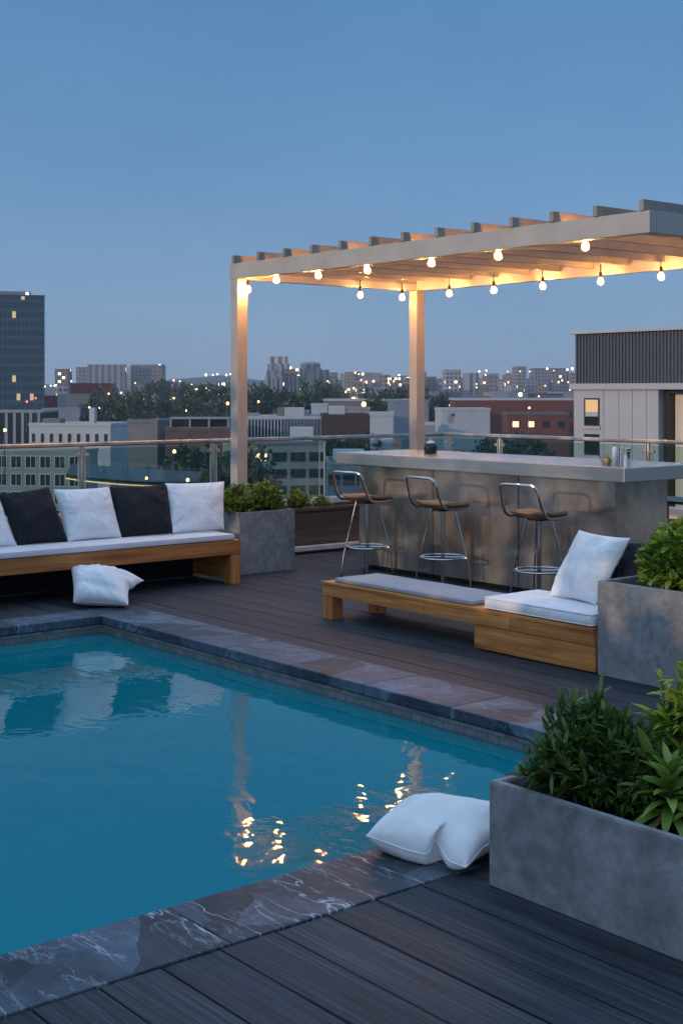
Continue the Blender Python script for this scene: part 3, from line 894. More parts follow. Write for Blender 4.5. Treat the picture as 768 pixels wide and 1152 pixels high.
# ------------------------------------------------------------------ bar
def bar():
    base = Vector((-8.3, 8.6, 0))
    r = thing('bar_counter', 'long brushed steel bar counter with a thick overhanging top under the pergola', 'bar', base)
    MB(base).box((-9.88, 8.30, .045), (-6.765, 8.95, .998), .004).build('cladding', M['steel'], r)
    MB(base).box((-9.84, 8.335, 0), (-6.80, 8.92, .044)).build('plinth', M['black'], r)
    MB(base).box((-10.06, 8.15, 1.0), (-6.56, 9.13, 1.112), .006).build('counter_top', M['steeltop'], r)
    for u in (-8.85, -7.8):
        MB(base).box((u - .004, 8.2975, .05), (u + .004, 8.2995, .995)).build('panel_joint', M['frame'], r)
bar()
def stool_proto():
    r = thing('bar_stool', 'x', 'stool', (0, 0, 0))
    # local: +y is forward (to the bar), x across
    zs = .735
    sm = MB()   # moulded seat
    vs = []; fs = []; n = 14
    def sp(s, t, top):
        x = s * .195 * (1 - .12 * max(0, t) ** 2); y = t * .185 + .02
        ex = 1 - .5 * (abs(s) ** 4) ; rr = (abs(s) ** 5 + abs(t) ** 5)
        sc = 1 / max(1, rr) ** .2
        z = zs + .016 * s * s - .012 * (1 - t * t) * (1 - s * s) + (.03 * max(0, -t - .4)) - .012 * max(0, t - .6) / .4
        return Vector((x * sc, y * sc, z + (0 if top else -.042 * (1 - .6 * max(abs(s), abs(t)) ** 3))))
    idx = {}
    for top in (1, 0):
        for i in range(n + 1):
            for j in range(n + 1):
                idx[(top, i, j)] = len(vs); vs.append(sp(-1 + 2 * i / n, -1 + 2 * j / n, top))
        for i in range(n):
            for j in range(n):
                f = [idx[(top, i, j)], idx[(top, i + 1, j)], idx[(top, i + 1, j + 1)], idx[(top, i, j + 1)]]
                fs.append(f)
    per = [(i, 0) for i in range(n)] + [(n, j) for j in range(n)] + [(n - i, n) for i in range(n)] + [(0, n - j) for j in range(n)]
    for a in range(len(per)):
        b = (a + 1) % len(per)
        fs.append([idx[(1,) + per[a]], idx[(1,) + per[b]], idx[(0,) + per[b]], idx[(0,) + per[a]]])
    sm.add(vs, fs, 0, True); sm.build('seat', M['seatwood'], r, autosmooth=50)
    # bent tube back that runs down and under the seat
    pts = [(-.205, .10, zs - .034), (-.208, -.04, zs - .036), (-.207, -.12, zs - .03), (-.205, -.165, zs), (-.2, -.195, zs + .06), (-.192, -.225, zs + .16), (-.185, -.24, zs + .2),
           (-.165, -.25, zs + .225), (-.13, -.254, zs + .232), (.13, -.254, zs + .232), (.165, -.25, zs + .225), (.185, -.24, zs + .2),
           (.192, -.225, zs + .16), (.2, -.195, zs + .06), (.205, -.165, zs), (.207, -.12, zs - .03), (.208, -.04, zs - .036), (.205, .10, zs - .034)]
    MB().tube(pts, .0115, 10).build('backrest', M['chrome'], r)
    u = MB(); u.box((-.2, -.03, zs - .05), (.2, .0, zs - .034), .002); u.box((-.07, -.07, zs - .062), (.07, .09, zs - .036), .004)
    u.build('seat_bracket', M['black'], r)
    MB().tube([(0, .01, 0.012), (0, .01, zs - .06)], .019, 14).build('column', M['chrome'], r)
    MB().lathe([(.045, 0), (.045, .006), (.03, .014), (.021, .02)], (0, .01, 0), 16).build('column_foot', M['chrome'], r)
    ring = [(.2 * math.cos(a), .01 + .2 * math.sin(a), .275) for a in [2 * math.pi * k / 36 for k in range(36)]]
    MB().tube(ring, .0095, 8, closed=True).build('footrest_ring', M['chrome'], r)
    sp_ = MB()
    for ang in (50.7, 230.7, 140.7):
        c, s = math.cos(R(ang)), math.sin(R(ang))
        MB().tube([(c * .10, .01 + s * .10, zs - .045), (c * .215, .01 + s * .215, .2), (c * .238, .01 + s * .238, .012)], .0072, 8).build('leg', M['chrome'], r)
        MB().lathe([(.012, 0), (.012, .02)], (c * .2385, .01 + s * .2385, 0), 10).build('rubber_foot', M['rubber'], r)
        sp_.tube([(0, .01, .275), (c * .2, .01 + s * .2, .275)], .006, 6)
    sp_.build('ring_stay', M['chrome'], r)
    return r
SP = stool_proto()
stool_labels = ['brown seated chrome bar stool at the far end, nearest the brown trough',
                'chrome bar stool with a brown seat in the middle of the row of three',
                'chrome bar stool with a brown seat nearest the white cushion of the low bench']
for i, (px, rz) in enumerate(((413, 3), (498, -4), (606, 2))):
    o = SP if i == 0 else copy_tree(SP)
    p = P_v(px, 600, 7.97)
    o.location = (p.x, 7.96, 0); o.rotation_euler = (0, 0, R(rz))
    o['label'] = stool_labels[i]; o['group'] = 'bar stools along the steel bar'

def bar_items():
    zt = 1.1125
    p = P_v(484, 505, 8.62)
    r = thing('tea_caddy', 'squat black pot with a shiny knobbed lid on the bar top', 'pot', (p.x, 8.62, zt))
    MB().lathe([(.052, 0), (.06, .01), (.062, .05), (.058, .085), (.048, .1)], seg=24).build('pot_body', M['black'], r)
    MB().lathe([(.047, .1), (.045, .108), (.025, .122), (.008, .126), (.01, .14), (0, .145)], seg=20).build('lid', M['tin'], r)
    MB().tube([(.058, 0, .08), (.085, 0, .075), (.09, 0, .05), (.06, 0, .03)], .006, 8).build('handle', M['black'], r)
    p = P_v(682, 520, 8.40)
    r = thing('bronze_jar', 'small bronze jar with two knobs beside the white dispenser on the bar', 'jar', (p.x, 8.40, zt))
    MB().lathe([(.026, 0), (.032, .01), (.034, .03), (.028, .05), (.02, .055)], seg=20).build('jar_body', M['brass'], r)
    MB().lathe([(.02, .055), (.022, .06), (.008, .068), (.009, .074), (0, .078)], seg=16).build('lid', M['brass'], r)
    MB().tube([(.03, 0, .045), (.048, 0, .04), (.048, 0, .02), (.032, 0, .014)], .0045, 8).build('handle', M['brass'], r)
    p = P_v(691, 520, 8.38)
    r = thing('soap_dispenser', 'tall slim white pump dispenser on the bar between bronze jar and steel cups', 'dispenser', (p.x, 8.38, zt))
    MB().lathe([(.017, 0), (.019, .004), (.019, .115), (.014, .125), (.008, .13)], seg=18).build('bottle', M['enamel'], r)
    MB().lathe([(.006, .13), (.006, .142), (.012, .144), (.012, .15), (0, .152)], seg=14).tube([(0, 0, .147), (-.03, .005, .147), (-.034, .006, .138)], .004, 6).build('pump', M['tin'], r)
    for k, (px, v, h, lab) in enumerate(((698, 8.46, .128, 'polished steel shaker cup next to the white dispenser on the bar'), (704, 8.40, .122, 'polished steel shaker cup nearest the corner of the bar top'))):
        p = P_v(px, 520, v)
        r = thing('shaker_cup', lab, 'cup', (p.x, v, zt), 0, 'steel cups on the bar')
        MB().lathe([(.023, 0), (.024, .004), (.029, h - .006), (.031, h), (.028, h), (.022, .01)], seg=22).build('cup_body', M['tin'], r)
        MB().lathe([(.0302, h - .02), (.0315, h - .017), (.0302, h - .014)], seg=22).build('band', M['brass'], r)
bar_items()
for o in col.objects:
    if o.parent is None and o.name.split('.')[0] in ('soap_dispenser', 'shaker_cup', 'bronze_jar'): k = {'soap_dispenser': 1.15, 'shaker_cup': 1.25, 'bronze_jar': 1.2}[o.name.split('.')[0]]; o.scale = (k, k, 1.12 if k > 1.15 else k)

# ------------------------------------------------------------------ pergola
PU0, PU1, PV0, PV1, PZ0, PZ1 = -11.92, -6.47, 8.32, 10.92, 2.905, 3.075
def pergola():
    base = Vector((-9.2, 9.6, 0))
    r = thing('pergola', 'pale painted flat slatted pergola with warm bulbs standing over the bar', 'pergola', base)
    s = .066
    for (u, v) in ((PU0, PV0), (PU0, PV1), (PU1, PV1)):
        MB(base).box((u - s, v - s, .012), (u + s, v + s, PZ0 - .001), .006).build('post', M['paint'], r)
        MB(base).box((u - s - .02, v - s - .02, 0), (u + s + .02, v + s + .02, .0115), .002).build('post_plate', M['frame'], r)
    MB(base).box((PU0 - s - .02, PV0 - s, PZ0), (PU1 + s, PV0 + s * .3, PZ1), .005).build('beam', M['paint'], r)
    MB(base).box((PU0 - s, PV1 - s * .3, PZ0), (PU1 + s, PV1 + s, PZ1), .005).build('beam', M['paint'], r)
    MB(base).box((PU0 - s, PV0 + s * .3 + .002, PZ0), (PU0 + s * .3, PV1 - s * .3 - .002, PZ1), .005).build('beam', M['paint'], r)
    MB(base).box((PU1 - s * .3, PV0 + s * .3 + .002, PZ0), (PU1 + s, PV1 - s * .3 - .002, PZ1), .005).build('beam', M['paint'], r)
    for i in range(13):
        u = PU0 + .0 + (PU1 - PU0) * i / 12
        MB(base).box((u - .021, PV0 - s - .015, PZ1 + .002), (u + .021, PV0 + s * .3 + .003, PZ1 + .088), .003).box((u - .021, PV0 + s * .3 + .004, PZ0 + .075), (u + .021, PV1 - s * .3 - .004, PZ1 + .088), .003).box((u - .021, PV1 - s * .3 - .003, PZ1 + .002), (u + .021, PV1 + s + .35, PZ1 + .088), .003).build('rafter', M['slat'], r)
    # hanger hooks between rafters and the rear beam
pergola()
def bulb_proto(flex):
    r = thing('hanging_bulb', 'x', 'light bulb', (0, 0, 0))
    f = flex      # origin at the top of the flex
    MB().tube([(0, 0, 0), (.003, 0, -f * .5), (0, 0, -f)], .0055, 6).build('flex', M['rubber'], r)
    MB().lathe([(.006, -f + .008), (.016, -f), (.018, -f - .045), (.015, -f - .05)], seg=14).build('socket', M['black'], r)
    z = -f - .051
    b = MB().lathe([(.014, z), (.017, z - .008), (.028, z - .026), (.033, z - .045), (.031, z - .06), (.02, z - .074), (.008, z - .079), (0, z - .08)], seg=14).build('bulb', M['bulb'], r)
    MB().lathe([(0, z - .02), (.009, z - .026), (.012, z - .04), (.009, z - .054), (0, z - .06)], seg=8).build('filament', M['filament'], b)
    return r
BPS, BPL = bulb_proto(.02), bulb_proto(.08)
bulbs = []
for px in (283, 311, 358, 413, 485, 560, 658):
    p = P_v(px, 300, PV0 + .08); bulbs.append((p.x, PV0 + .08, 2.985, 'front') if px > 290 else (PU0 + .15, PV0 + .01, 2.903, 'front'))
for px in (405, 452):
    p = P_u(px, 320, PU0 + .06); bulbs.append((PU0 + .06, p.y, 2.985, 'side'))
for px in (505, 555, 610, 675, 743):
    p = P_v(px, 320, PV1 - .14); bulbs.append((p.x, PV1 - .14, 3.0, 'rear'))
bulbs.append((-7.0, PV1 - .14, 3.0, 'rear')); bulbs.append((PU1 - .12, 9.7, 3.0, 'right'))  # two unseen bulbs added beyond the frame to warm the pergola's underside
words = {'front': ['first', 'second', 'third', 'fourth', 'fifth', 'sixth', 'seventh']}
cnt = {'front': 0, 'side': 0, 'rear': 0, 'right': 1}
for i, (x, y, z, w) in enumerate(bulbs):
    o = {'front': BPS, 'side': BPL, 'rear': BPL, 'right': BPL}[w]
    if cnt[w] or w == 'rear': o = copy_tree(o)
    o.location = (x, y, z); o.rotation_euler = (0, 0, random.uniform(0, 6))
    k = cnt[w]; cnt[w] += 1
    if w == 'front': lab = '%s glowing bulb from the corner post under the front beam of the pergola' % words['front'][k]
    elif w == 'side': lab = ['glowing bulb in the middle of the short side beam', 'glowing bulb on the short side beam, next to the rear post'][k]
    elif w == 'right': lab = 'added unseen bulb under the right hand end beam, brightening the pergola'
    else: lab = '%s glowing bulb from the rear post under the rear beam of the pergola' % words['front'][k]
    o['label'] = lab; o['group'] = 'bulbs hung from the pergola beams'

# ------------------------------------------------------------------ glass railing
def railing(label, axis, fixed, a, b, posts, panels):
    base = Vector((fixed, (a + b) / 2, 0)) if axis == 'y' else Vector(((a + b) / 2, fixed, 0))
    r = thing('glass_railing', label, 'railing', base)
    def bx(mb, p0, p1, d0, d1, z0, z1, bev=.004):
        if axis == 'y': mb.box((fixed + d0, p0, z0), (fixed + d1, p1, z1), bev)
        else: mb.box((p0, fixed + d0, z0), (p1, fixed + d1, z1), bev)
    m = MB(base); bx(m, a, b, -.03, .03, 1.075, 1.125, .012); m.build('handrail', M['rail'], r)
    m = MB(base); bx(m, a, b, -.1, .1, -.3, .33, .006); m.build('curb', M['curb'], r)
    for p in posts:
        q = (fixed - .0, p) if axis == 'y' else (p, fixed)
        m = MB(base); m.tube([(q[0], q[1], .331), (q[0], q[1], 1.074)], .024, 12); po = m.build('post', M['rail'], r)
        c = MB(base)
        for z in (.98, .5):
            if axis == 'y': c.box((fixed - .02, p - .085, z - .02), (fixed + .022, p - .026, z + .02), .004); c.box((fixed - .02, p + .026, z - .02), (fixed + .022, p + .085, z + .02), .004)
            else: c.box((p - .085, fixed - .022, z - .02), (p - .026, fixed + .02, z + .02), .004); c.box((p + .026, fixed - .022, z - .02), (p + .085, fixed + .02, z + .02), .004)
        c.build('clamp', M['rail'], po)
    for (p0, p1) in panels:
        m = MB(base); bx(m, p0, p1, -.006, .006, .345, 1.05, .0); gp = m.build('glass_panel', M['glass'], r)
        
        for (q0, q1) in ((p0 - .014, p0 - .001), (p1 + .001, p1 + .014)):
            e = MB(base); bx(e, q0, q1, -.007, .007, .345, 1.05, 0); e.build('panel_edge', M['glass_edge'], gp)
UR, VR = -13.55, 13.0
vA = [P_u(px, 500, UR).y for px in (92, 240)]
allp = [vA[0] - (vA[1] - vA[0]) * 1, vA[0], vA[1], P_u(445, 500, UR).y]
edges = [allp[0]] + [allp[1], allp[2], (allp[2] + allp[3]) / 2 + .2, allp[3], VR - .05]
pan = [(edges[i] + .05, edges[i + 1] - .05) for i in range(len(edges) - 1)]
railing('glass railing with round steel posts behind the long bench', 'y', UR, -1.0, VR - .031, allp, [(-1.0, allp[0] - .05)] + pan)
uu = [P_v(px, 490, VR).x for px in (562, 729)]
rp = [UR + .04, uu[0], uu[1], uu[1] + (uu[1] - uu[0])]
railing('glass railing with steel posts behind the bar counter', 'x', VR, UR - .03, 2.0, rp, [(rp[i] + .05, rp[i + 1] - .05) for i in range(3)] + [(rp[3] + .05, 2.0)])

def side_things():
    p = P_v(764, 560, 11.0)
    r = thing('side_table', 'low black metal table frame half hidden behind the bar, at the right edge', 'table', (p.x, 11.0, 0))
    MB().box((-.35, -.25, .6), (.35, .25, .63), .004).build('table_top', M['black'], r)
    for sx in (-1, 1):
        for sy in (-1, 1):
            MB().box((sx * .32 - .015, sy * .22 - .015, 0), (sx * .32 + .015, sy * .22 + .015, .598), .002).build('leg', M['black'], r)
    p = P_v(770, 575, 10.2)
    planter('terracotta_box', 'reddish terracotta plant box behind the bar, at the right edge', (p.x - .5, 9.9, 0), (p.x + .5, 10.4, .50), .03, 'terracotta', .02)
side_things()

# ------------------------------------------------------------------ neighbouring building
GZ = -24.0                      # street level below the roof
def neighbour():
    V = 34.5
    base = Vector((-24, V + 5, GZ))
    r = thing('neighbouring_house', 'pale panelled building with a dark corrugated metal upper storey, right of the skyline', 'building', base)
    u0, u1 = -29.9, -16.0
    wall = MB(base)
    # pale panels with a joint between them
    us = [u0, -29.62]; x = -28.65
    edges = [u0, -28.62, -28.0, -27.45, -26.9, -26.42]
    for a, b in zip(edges[:-1], edges[1:]):
        wall.box((a + .008, V, GZ), (b - .008, V + .25, 1.75), .004)
    wall.box((-26.4, V + .6, GZ), (u1, V + .8, 1.75))
    wall.box((-23.6, V, GZ), (u1, V + .25, 1.75))
    wall.box((u0, V + .26, GZ), (-26.42, V + 10, 1.75)); wall.box((-26.4, V + .81, GZ), (u1, V + 10, 1.75))
    wall.build('wall', M['panel'], r)
    MB(base).box((u0 - .12, V - .1, 1.752), (u1, V + 10, 1.95), .01).build('ledge', M['panel'], r)
    c = MB(base)
    x = u0 + .05
    while x < -20:
        c.box((x, V + .025, 1.952), (x + .07, V + .06, 3.6)); x += .135
    c.box((u0 + .02, V + .061, 1.952), (u1, V + 9.9, 3.6))
    c.build('metal_cladding', M['corrugated'], r)
    MB(base).box((u0 - .12, V - .1, 3.602), (u1, V + 10, 3.70), .01).build('roof_cap', M['wall_white'], r)
    def win(a, b, z0, z1, lit):
        f = MB(base); t = .05
        for q in (((a, V - .03, z0), (a + t, V - .002, z1)), ((b - t, V - .03, z0), (b, V - .002, z1)), ((a + t, V - .03, z1 - t), (b - t, V - .002, z1)), ((a + t, V - .03, z0), (b - t, V - .002, z0 + t))):
            f.box(q[0], q[1])
        fo = f.build('window', M['frame'], r)
        MB(base).box((a + t, V - .012, z0 + t), (b - t, V - .003, z1 - t)).build('pane', M['pane'], fo)
        if lit:
            MB(base).box((a + t, V - .02, z1 - (z1 - z0) * .5), (b - t, V - .013, z1 - t)).build('blind', M['blind'], fo)
            MB(base).box((a + t, V - .024, z0 + (z1 - z0) * .34), (b - t, V - .013, z0 + (z1 - z0) * .5 - .003)).build('sill_board', M['wall_white'], fo)
        MB(base).box((a - .05, V - .06, z0 - .1), (b + .05, V - .002, z0 - .002)).build('sill', M['panel'], fo)
    win(-29.43, -28.79, .55, 1.47, True)
    win(-29.43, -28.79, -.42, .28, False)
    # wide recessed opening with curtains
    f = MB(base)
    f.box((-26.4, V + .3, 1.62), (-23.6, V + .59, 1.749)); f.box((-26.39, V + .25, -2), (-26.2, V + .59, 1.61)); f.box((-25.1, V + .45, -2), (-25.04, V + .59, 1.61))
    fo = f.build('window', M['frame'], r)
    vs = []; fs = []; n = 60
    for i in range(n + 1):
        x = -26.18 + 2.5 * i / n; y = V + .54 + .03 * math.sin(i * 1.25)
        vs += [(x, y, -2), (x, y, 1.6)]
    for i in range(n): fs.append([2 * i, 2 * i + 2, 2 * i + 3, 2 * i + 1])
    MB(base).add(vs, fs, 0, True).build('curtain', M['curtain'], fo)
neighbour()

# ------------------------------------------------------------------ the city
tag(MB().box((-9000, -9000, GZ - 2), (9000, 9000, GZ)).build('ground', M['ground']), kind='structure')

wcache = {}
def wmesh(w, h, pane, frame='frame'):
    k = (round(w, 2), round(h, 2), pane, frame)
    if k not in wcache:
        t = min(.12, w * .12)
        mb = MB()
        mb.box((-w / 2 + t, -.04, t), (w / 2 - t, -.01, h - t), 0, 0)
        for q in (((-w / 2, -.09, 0), (-w / 2 + t, -.003, h)), ((w / 2 - t, -.09, 0), (w / 2, -.003, h)), ((-w / 2 + t, -.09, h - t), (w / 2 - t, -.003, h)), ((-w / 2 + t, -.09, 0), (w / 2 - t, -.003, t))):
            mb.box(q[0], q[1], 0, 1)
        mb.box((-.04, -.07, t), (.04, -.041, h - t), 0, 1)
        o = mb.build('window', [M[pane], M[frame]])
        wcache[k] = o.data
        bpy.data.objects.remove(o)
    return wcache[k]

def bld(name, label, px0, px1, ytop, d, depth, wall, yaw=0.0, cat='building', group=None, rows=0, cols=0, win=(1.6, 1.8), drop=.9, dz=3.2, lit=(), frame='frame', parapet=True, zb=GZ, roof='roof', x0=0, roofbits=0, trim=None):
    """a block whose front spans px0..px1 at distance d; local x across the front, y away from the viewer"""
    if d < 700: d *= 1.75; depth *= 1.5
    c = cam_pt((px0 + px1) / 2, d, zb)
    wdt = (px1 - px0) / FPX * d / math.cos(yaw)
    zt = z_at(ytop, d) - zb
    r = thing(name, label, cat, c, math.atan2(RV.y, RV.x) + yaw, group)
    ph = .5 if parapet else 0
    MB().box((-wdt / 2, 0, 0), (wdt / 2, depth, zt - ph)).build('wall', M[wall], r)
    if parapet:
        p = MB(); t = .3; a, b = zt - ph + .002, zt
        p.box((-wdt / 2 - .1, -.1, a), (wdt / 2 + .1, t, b)); p.box((-wdt / 2 - .1, depth - t, a), (wdt / 2 + .1, depth + .1, b))
        p.box((-wdt / 2 - .1, t + .002, a), (-wdt / 2 + t, depth - t - .002, b)); p.box((wdt / 2 - t, t + .002, a), (wdt / 2 + .1, depth - t - .002, b))
        p.build('parapet', M[trim or wall], r)
        MB().box((-wdt / 2 + t + .01, t + .01, zt - ph + .003), (wdt / 2 - t - .01, depth - t - .01, zt - ph + .1)).build('roof', M[roof], r)
    for k in range(roofbits):
        x = random.uniform(-.4, .4) * wdt; y = random.uniform(.2, .7) * depth; s = random.uniform(.9, 2.2)
        MB().box((x - s, y - s * .7, zt - ph + .12), (x + s, y + s * .7, zt + random.uniform(.4, 1.4)), .05).build('roof_unit', M[random.choice(['wall_white', 'wall_pale', 'wall_grey'])], r)
    if rows:
        ztop = zt - ph - win[1] - drop
        for i in range(rows):
            for j in range(cols):
                n = i * cols + j
                pane = 'pane'
                if n in lit: pane = random.choice(['lit_warm', 'lit_dim', 'lit_warm'])
                zz = ztop - i * dz
                if zz < .2: continue
                o = bpy.data.objects.new('window', wmesh(win[0], win[1], pane, frame)); col.objects.link(o); o.parent = r
                o.location = (-wdt / 2 + wdt * (j + .5) / cols, 0, zz)
    return r, wdt, zt

# near rooftops on the left, seen over and through the railing
r, w_, h_ = bld('glass_tower', 'dark glass office tower at the left edge of the skyline', -70, 47, 331, 300, 24, 'tower', .27, 'tower')
MB().box((-w_ / 2 + .5, 2, h_), (w_ / 2 - 5.2, 14, h_ + 1.5)).build('roof_plant_room', M['wall_blue'], r)
MB().box((w_ / 2 - 7.2, 1.9, h_ + .1), (w_ / 2 - 6.1, 1.98, h_ + 1.2)).build('roof_light', M['lit_cool'], r)
r, w_, h_ = bld('colonnade_building', 'low dark glazed block with white columns at the foot of the tower', -60, 49, 462, 190, 12, 'pane', 0, trim='wall_pale')
for j in range(12):
    x = -w_ / 2 + w_ * (j + .5) / 12
    MB().box((x - .35, -.6, 0), (x + .35, -.15, h_ - .55)).build('column', M['wall_pale'], r)
r, w_, h_ = bld('white_house', 'plain white rendered building with slim windows, left above the railing', 31, 126, 476, 130, 8, 'wall_white', -.18, rows=1, cols=9, win=(.55, 1.5), drop=1.3, roofbits=1)
MB().box((w_ / 2 - 4.0, .6, h_ - .4), (w_ / 2 - 3.1, 1.8, h_ + 2.6)).build('chimney', M['wall_white'], r)
bld('grey_house', 'blank grey block standing right of the white house', 143, 178, 472, 124, 6, 'wall_grey', -.25)
r, w_, h_ = bld('brick_workshop', 'brown brick building with a pale open roof frame, left of the corner post', 186, 268, 481, 116, 14, 'brick_brown', .04)
pf = MB(); x0 = -w_ / 2 + .6
pf.box((x0, 1, h_ + 1.25), (x0 + 9, 6, h_ + 1.5))
for k in range(4): pf.box((x0 + k * 2.9, 1.1, h_), (x0 + k * 2.9 + .3, 1.4, h_ + 1.248))
pf.build('roof_frame', M['wall_pale'], r)
MB().box((x0 + .1, 3.5, h_), (x0 + 8.9, 5.9, h_ + 1.24)).build('roof_room', M['pane'], r)
r, w_, h_ = bld('office_block', 'pale office block with many dark windows, through the glass behind the long bench', -75, 96, 505, 112, 4, 'wall_pale', -.2, rows=4, cols=10, win=(1.75, 1.85), drop=.45, dz=2.6, frame='paleframe', lit=(), trim='wall_pale')
r, w_, h_ = bld('office_block', 'grey office block with wide dark windows, through the glass behind the square planter', 262, 366, 497, 108, 8, 'wall_pale', .2, rows=5, cols=5, win=(2.1, 1.3), drop=1.0, dz=2.35, frame='frame', lit=(1,), trim='wall_grey')
bld('dark_block', 'dark blue grey block carrying a white cabin, through the glass behind the first bar stool', 368, 432, 519, 99, 9, 'wall_blue', .02, rows=2, cols=4, win=(1.5, 1.4), drop=1.2)
bld('white_shed', 'small white cabin on a dark block, through the glass behind the first bar stool', 375, 410, 507, 101, 4, 'wall_white', .02, zb=z_at(519, 173) + .01, parapet=False)
# curved dark canopy
def canopy():
    c = cam_pt(150, 150, GZ)
    r = thing('canopy_pavilion', 'dark teal canopy with a curved roof edge, seen through the glass behind the bench', 'pavilion', c, math.atan2(RV.y, RV.x))
    vs = []; fs = []; n = 30
    for i in range(n + 1):
        a = -1 + 2 * i / n
        x = a * 7.5; y = 4 * (1 - a * a)
        for (yy, z) in ((-y, 16.4 - .9 * (a + 1) * .5), (3, 17.4 - .9 * (a + 1) * .5), (3, 17.1 - .9 * (a + 1) * .5), (-y + .1, 16.1 - .9 * (a + 1) * .5)):
            vs.append((x, yy, z))
    for i in range(n):
        for k in range(4):
            fs.append([i * 4 + k, i * 4 + (k + 1) % 4, i * 4 + 4 + (k + 1) % 4, i * 4 + 4 + k])
    MB().add(vs, fs, 0, False).build('canopy_roof', M['tealroof'], r)
    st = MB(); st.tube([(7.5 * a, -4 * (1 - a * a) - .05, 15.95 - .9 * (a + 1) * .5) for a in [-1 + .1 * k for k in range(21)]], .07, 6); st.build('edge_light', M['lit_dim'], r)
    for x in (-5, -1.6, 1.6, 5): MB().tube([(x, -1, 0), (x, -1, 15.6)], .15, 10).build('column', M['wall_grey'], r)
canopy()
# middle: fin building etc
r, w_, h_ = bld('fin_facade_building', 'long dark building with pale vertical fins, right of the corner post above the rail', 270, 366, 468, 128, 10, 'wall_blue', .03, roofbits=5, trim='wall_white')
for j in range(26):
    x = -w_ / 2 + w_ * (j + .5) / 26
    MB().box((x - .1, -.35, h_ - 4.4), (x + .1, -.003, h_ - .6)).build('fin', M['wall_white' if j < 13 else 'wall_blue'], r)
MB().box((-w_ / 2 + .3, -.02, h_ - 4.3), (0, -.001, h_ - .7)).build('glazing', M['pane'], r)
bld('brown_block', 'dark brown flat block left of the white cube house', 362, 416, 466, 124, 9, 'wall_brown', .03, roofbits=1)
bld('white_cube_house', 'plain white cube building left of the rear post', 416, 442, 464, 118, 7, 'wall_white', -.05)
bld('white_shed', 'small low white cabin in front of the fin building', 326, 352, 481, 110, 3, 'wall_white', .02, zb=z_at(497, 189) + .01, parapet=False)
r, w_, h_ = bld('long_flat_roof_hall', 'long hall with a thin white flat roof beyond the fin building', 364, 470, 449, 210, 20, 'wall_grey', 0, trim='wall_white')
bld('rooftop_cabin', 'white cabin block standing before the long hall', 350, 368, 454, 165, 4, 'wall_white')
bld('rooftop_cabin', 'pale cabin block under the warm floodlight, before the long hall', 391, 416, 458, 160, 5, 'wall_pale')
bld('blue_white_house', 'pale blue building just left of the rear post', 442, 482, 450, 175, 10, 'wall_blue', .05)
bld('low_white_hall', 'low white hall right of the rear post', 470, 505, 476, 150, 8, 'wall_pale', .0, trim='wall_white')
r, w_, h_ = bld('white_garage', 'white building with a framed door, left of the red brick house', 497, 551, 459, 135, 7, 'wall_white', .05)
MB().box((-w_ / 2 + 1.0, -.05, h_ - 2.6), (-w_ / 2 + 2.0, -.003, h_ - 1.1)).build('door', M['wall_pale'], r)
o = bpy.data.objects.new('window', wmesh(.5, .5, 'pane')); col.objects.link(o); o.parent = r; o.location = (-w_ / 2 + 1.9, 0, h_ - 1.45)
r, w_, h_ = bld('red_brick_house', 'long red brick building with a white roof edge, right of the white garage', 512, 650, 448, 185, 12, 'brick', .0, roofbits=0, trim='wall_white', rows=1, cols=6, win=(1.6, 1.6), drop=2.6, lit=(4,))
bld('brick_annex', 'lower red brick annex with lit windows before the long brick building', 571, 640, 464, 172, 8, 'brick', .0, rows=1, cols=4, win=(1.6, 1.5), drop=1.4, lit=(1, 0), trim='roof')
bld('red_roofed_hall', 'red topped hall behind the white house, far left', 80, 125, 431, 330, 20, 'wall_red', .1)
bld('grey_warehouse', 'grey warehouse in front of the red topped hall', 75, 101, 443, 300, 12, 'wall_grey', .1)
bld('white_cabin', 'narrow white block left of the grey warehouse', 65, 75, 444, 310, 12, 'wall_white')
bld('blue_shed', 'dark blue shed behind the white house', 48, 90, 459, 230, 10, 'wall_blue', roof='roof')
bld('maroon_shed', 'low maroon block right of the glass tower', 47, 66, 445, 320, 10, 'wall_red')
bld('pale_office', 'long pale office building left of the rear post, far off', 402, 442, 436, 560, 18, 'far_grey', .2)
bld('pale_office', 'pale office building split by the rear post, far off', 474, 493, 431, 600, 18, 'far_warm', .1)
bld('pale_office', 'flat pale office slab right of the rear post, far off', 440, 468, 439, 540, 18, 'far_grey', .0)

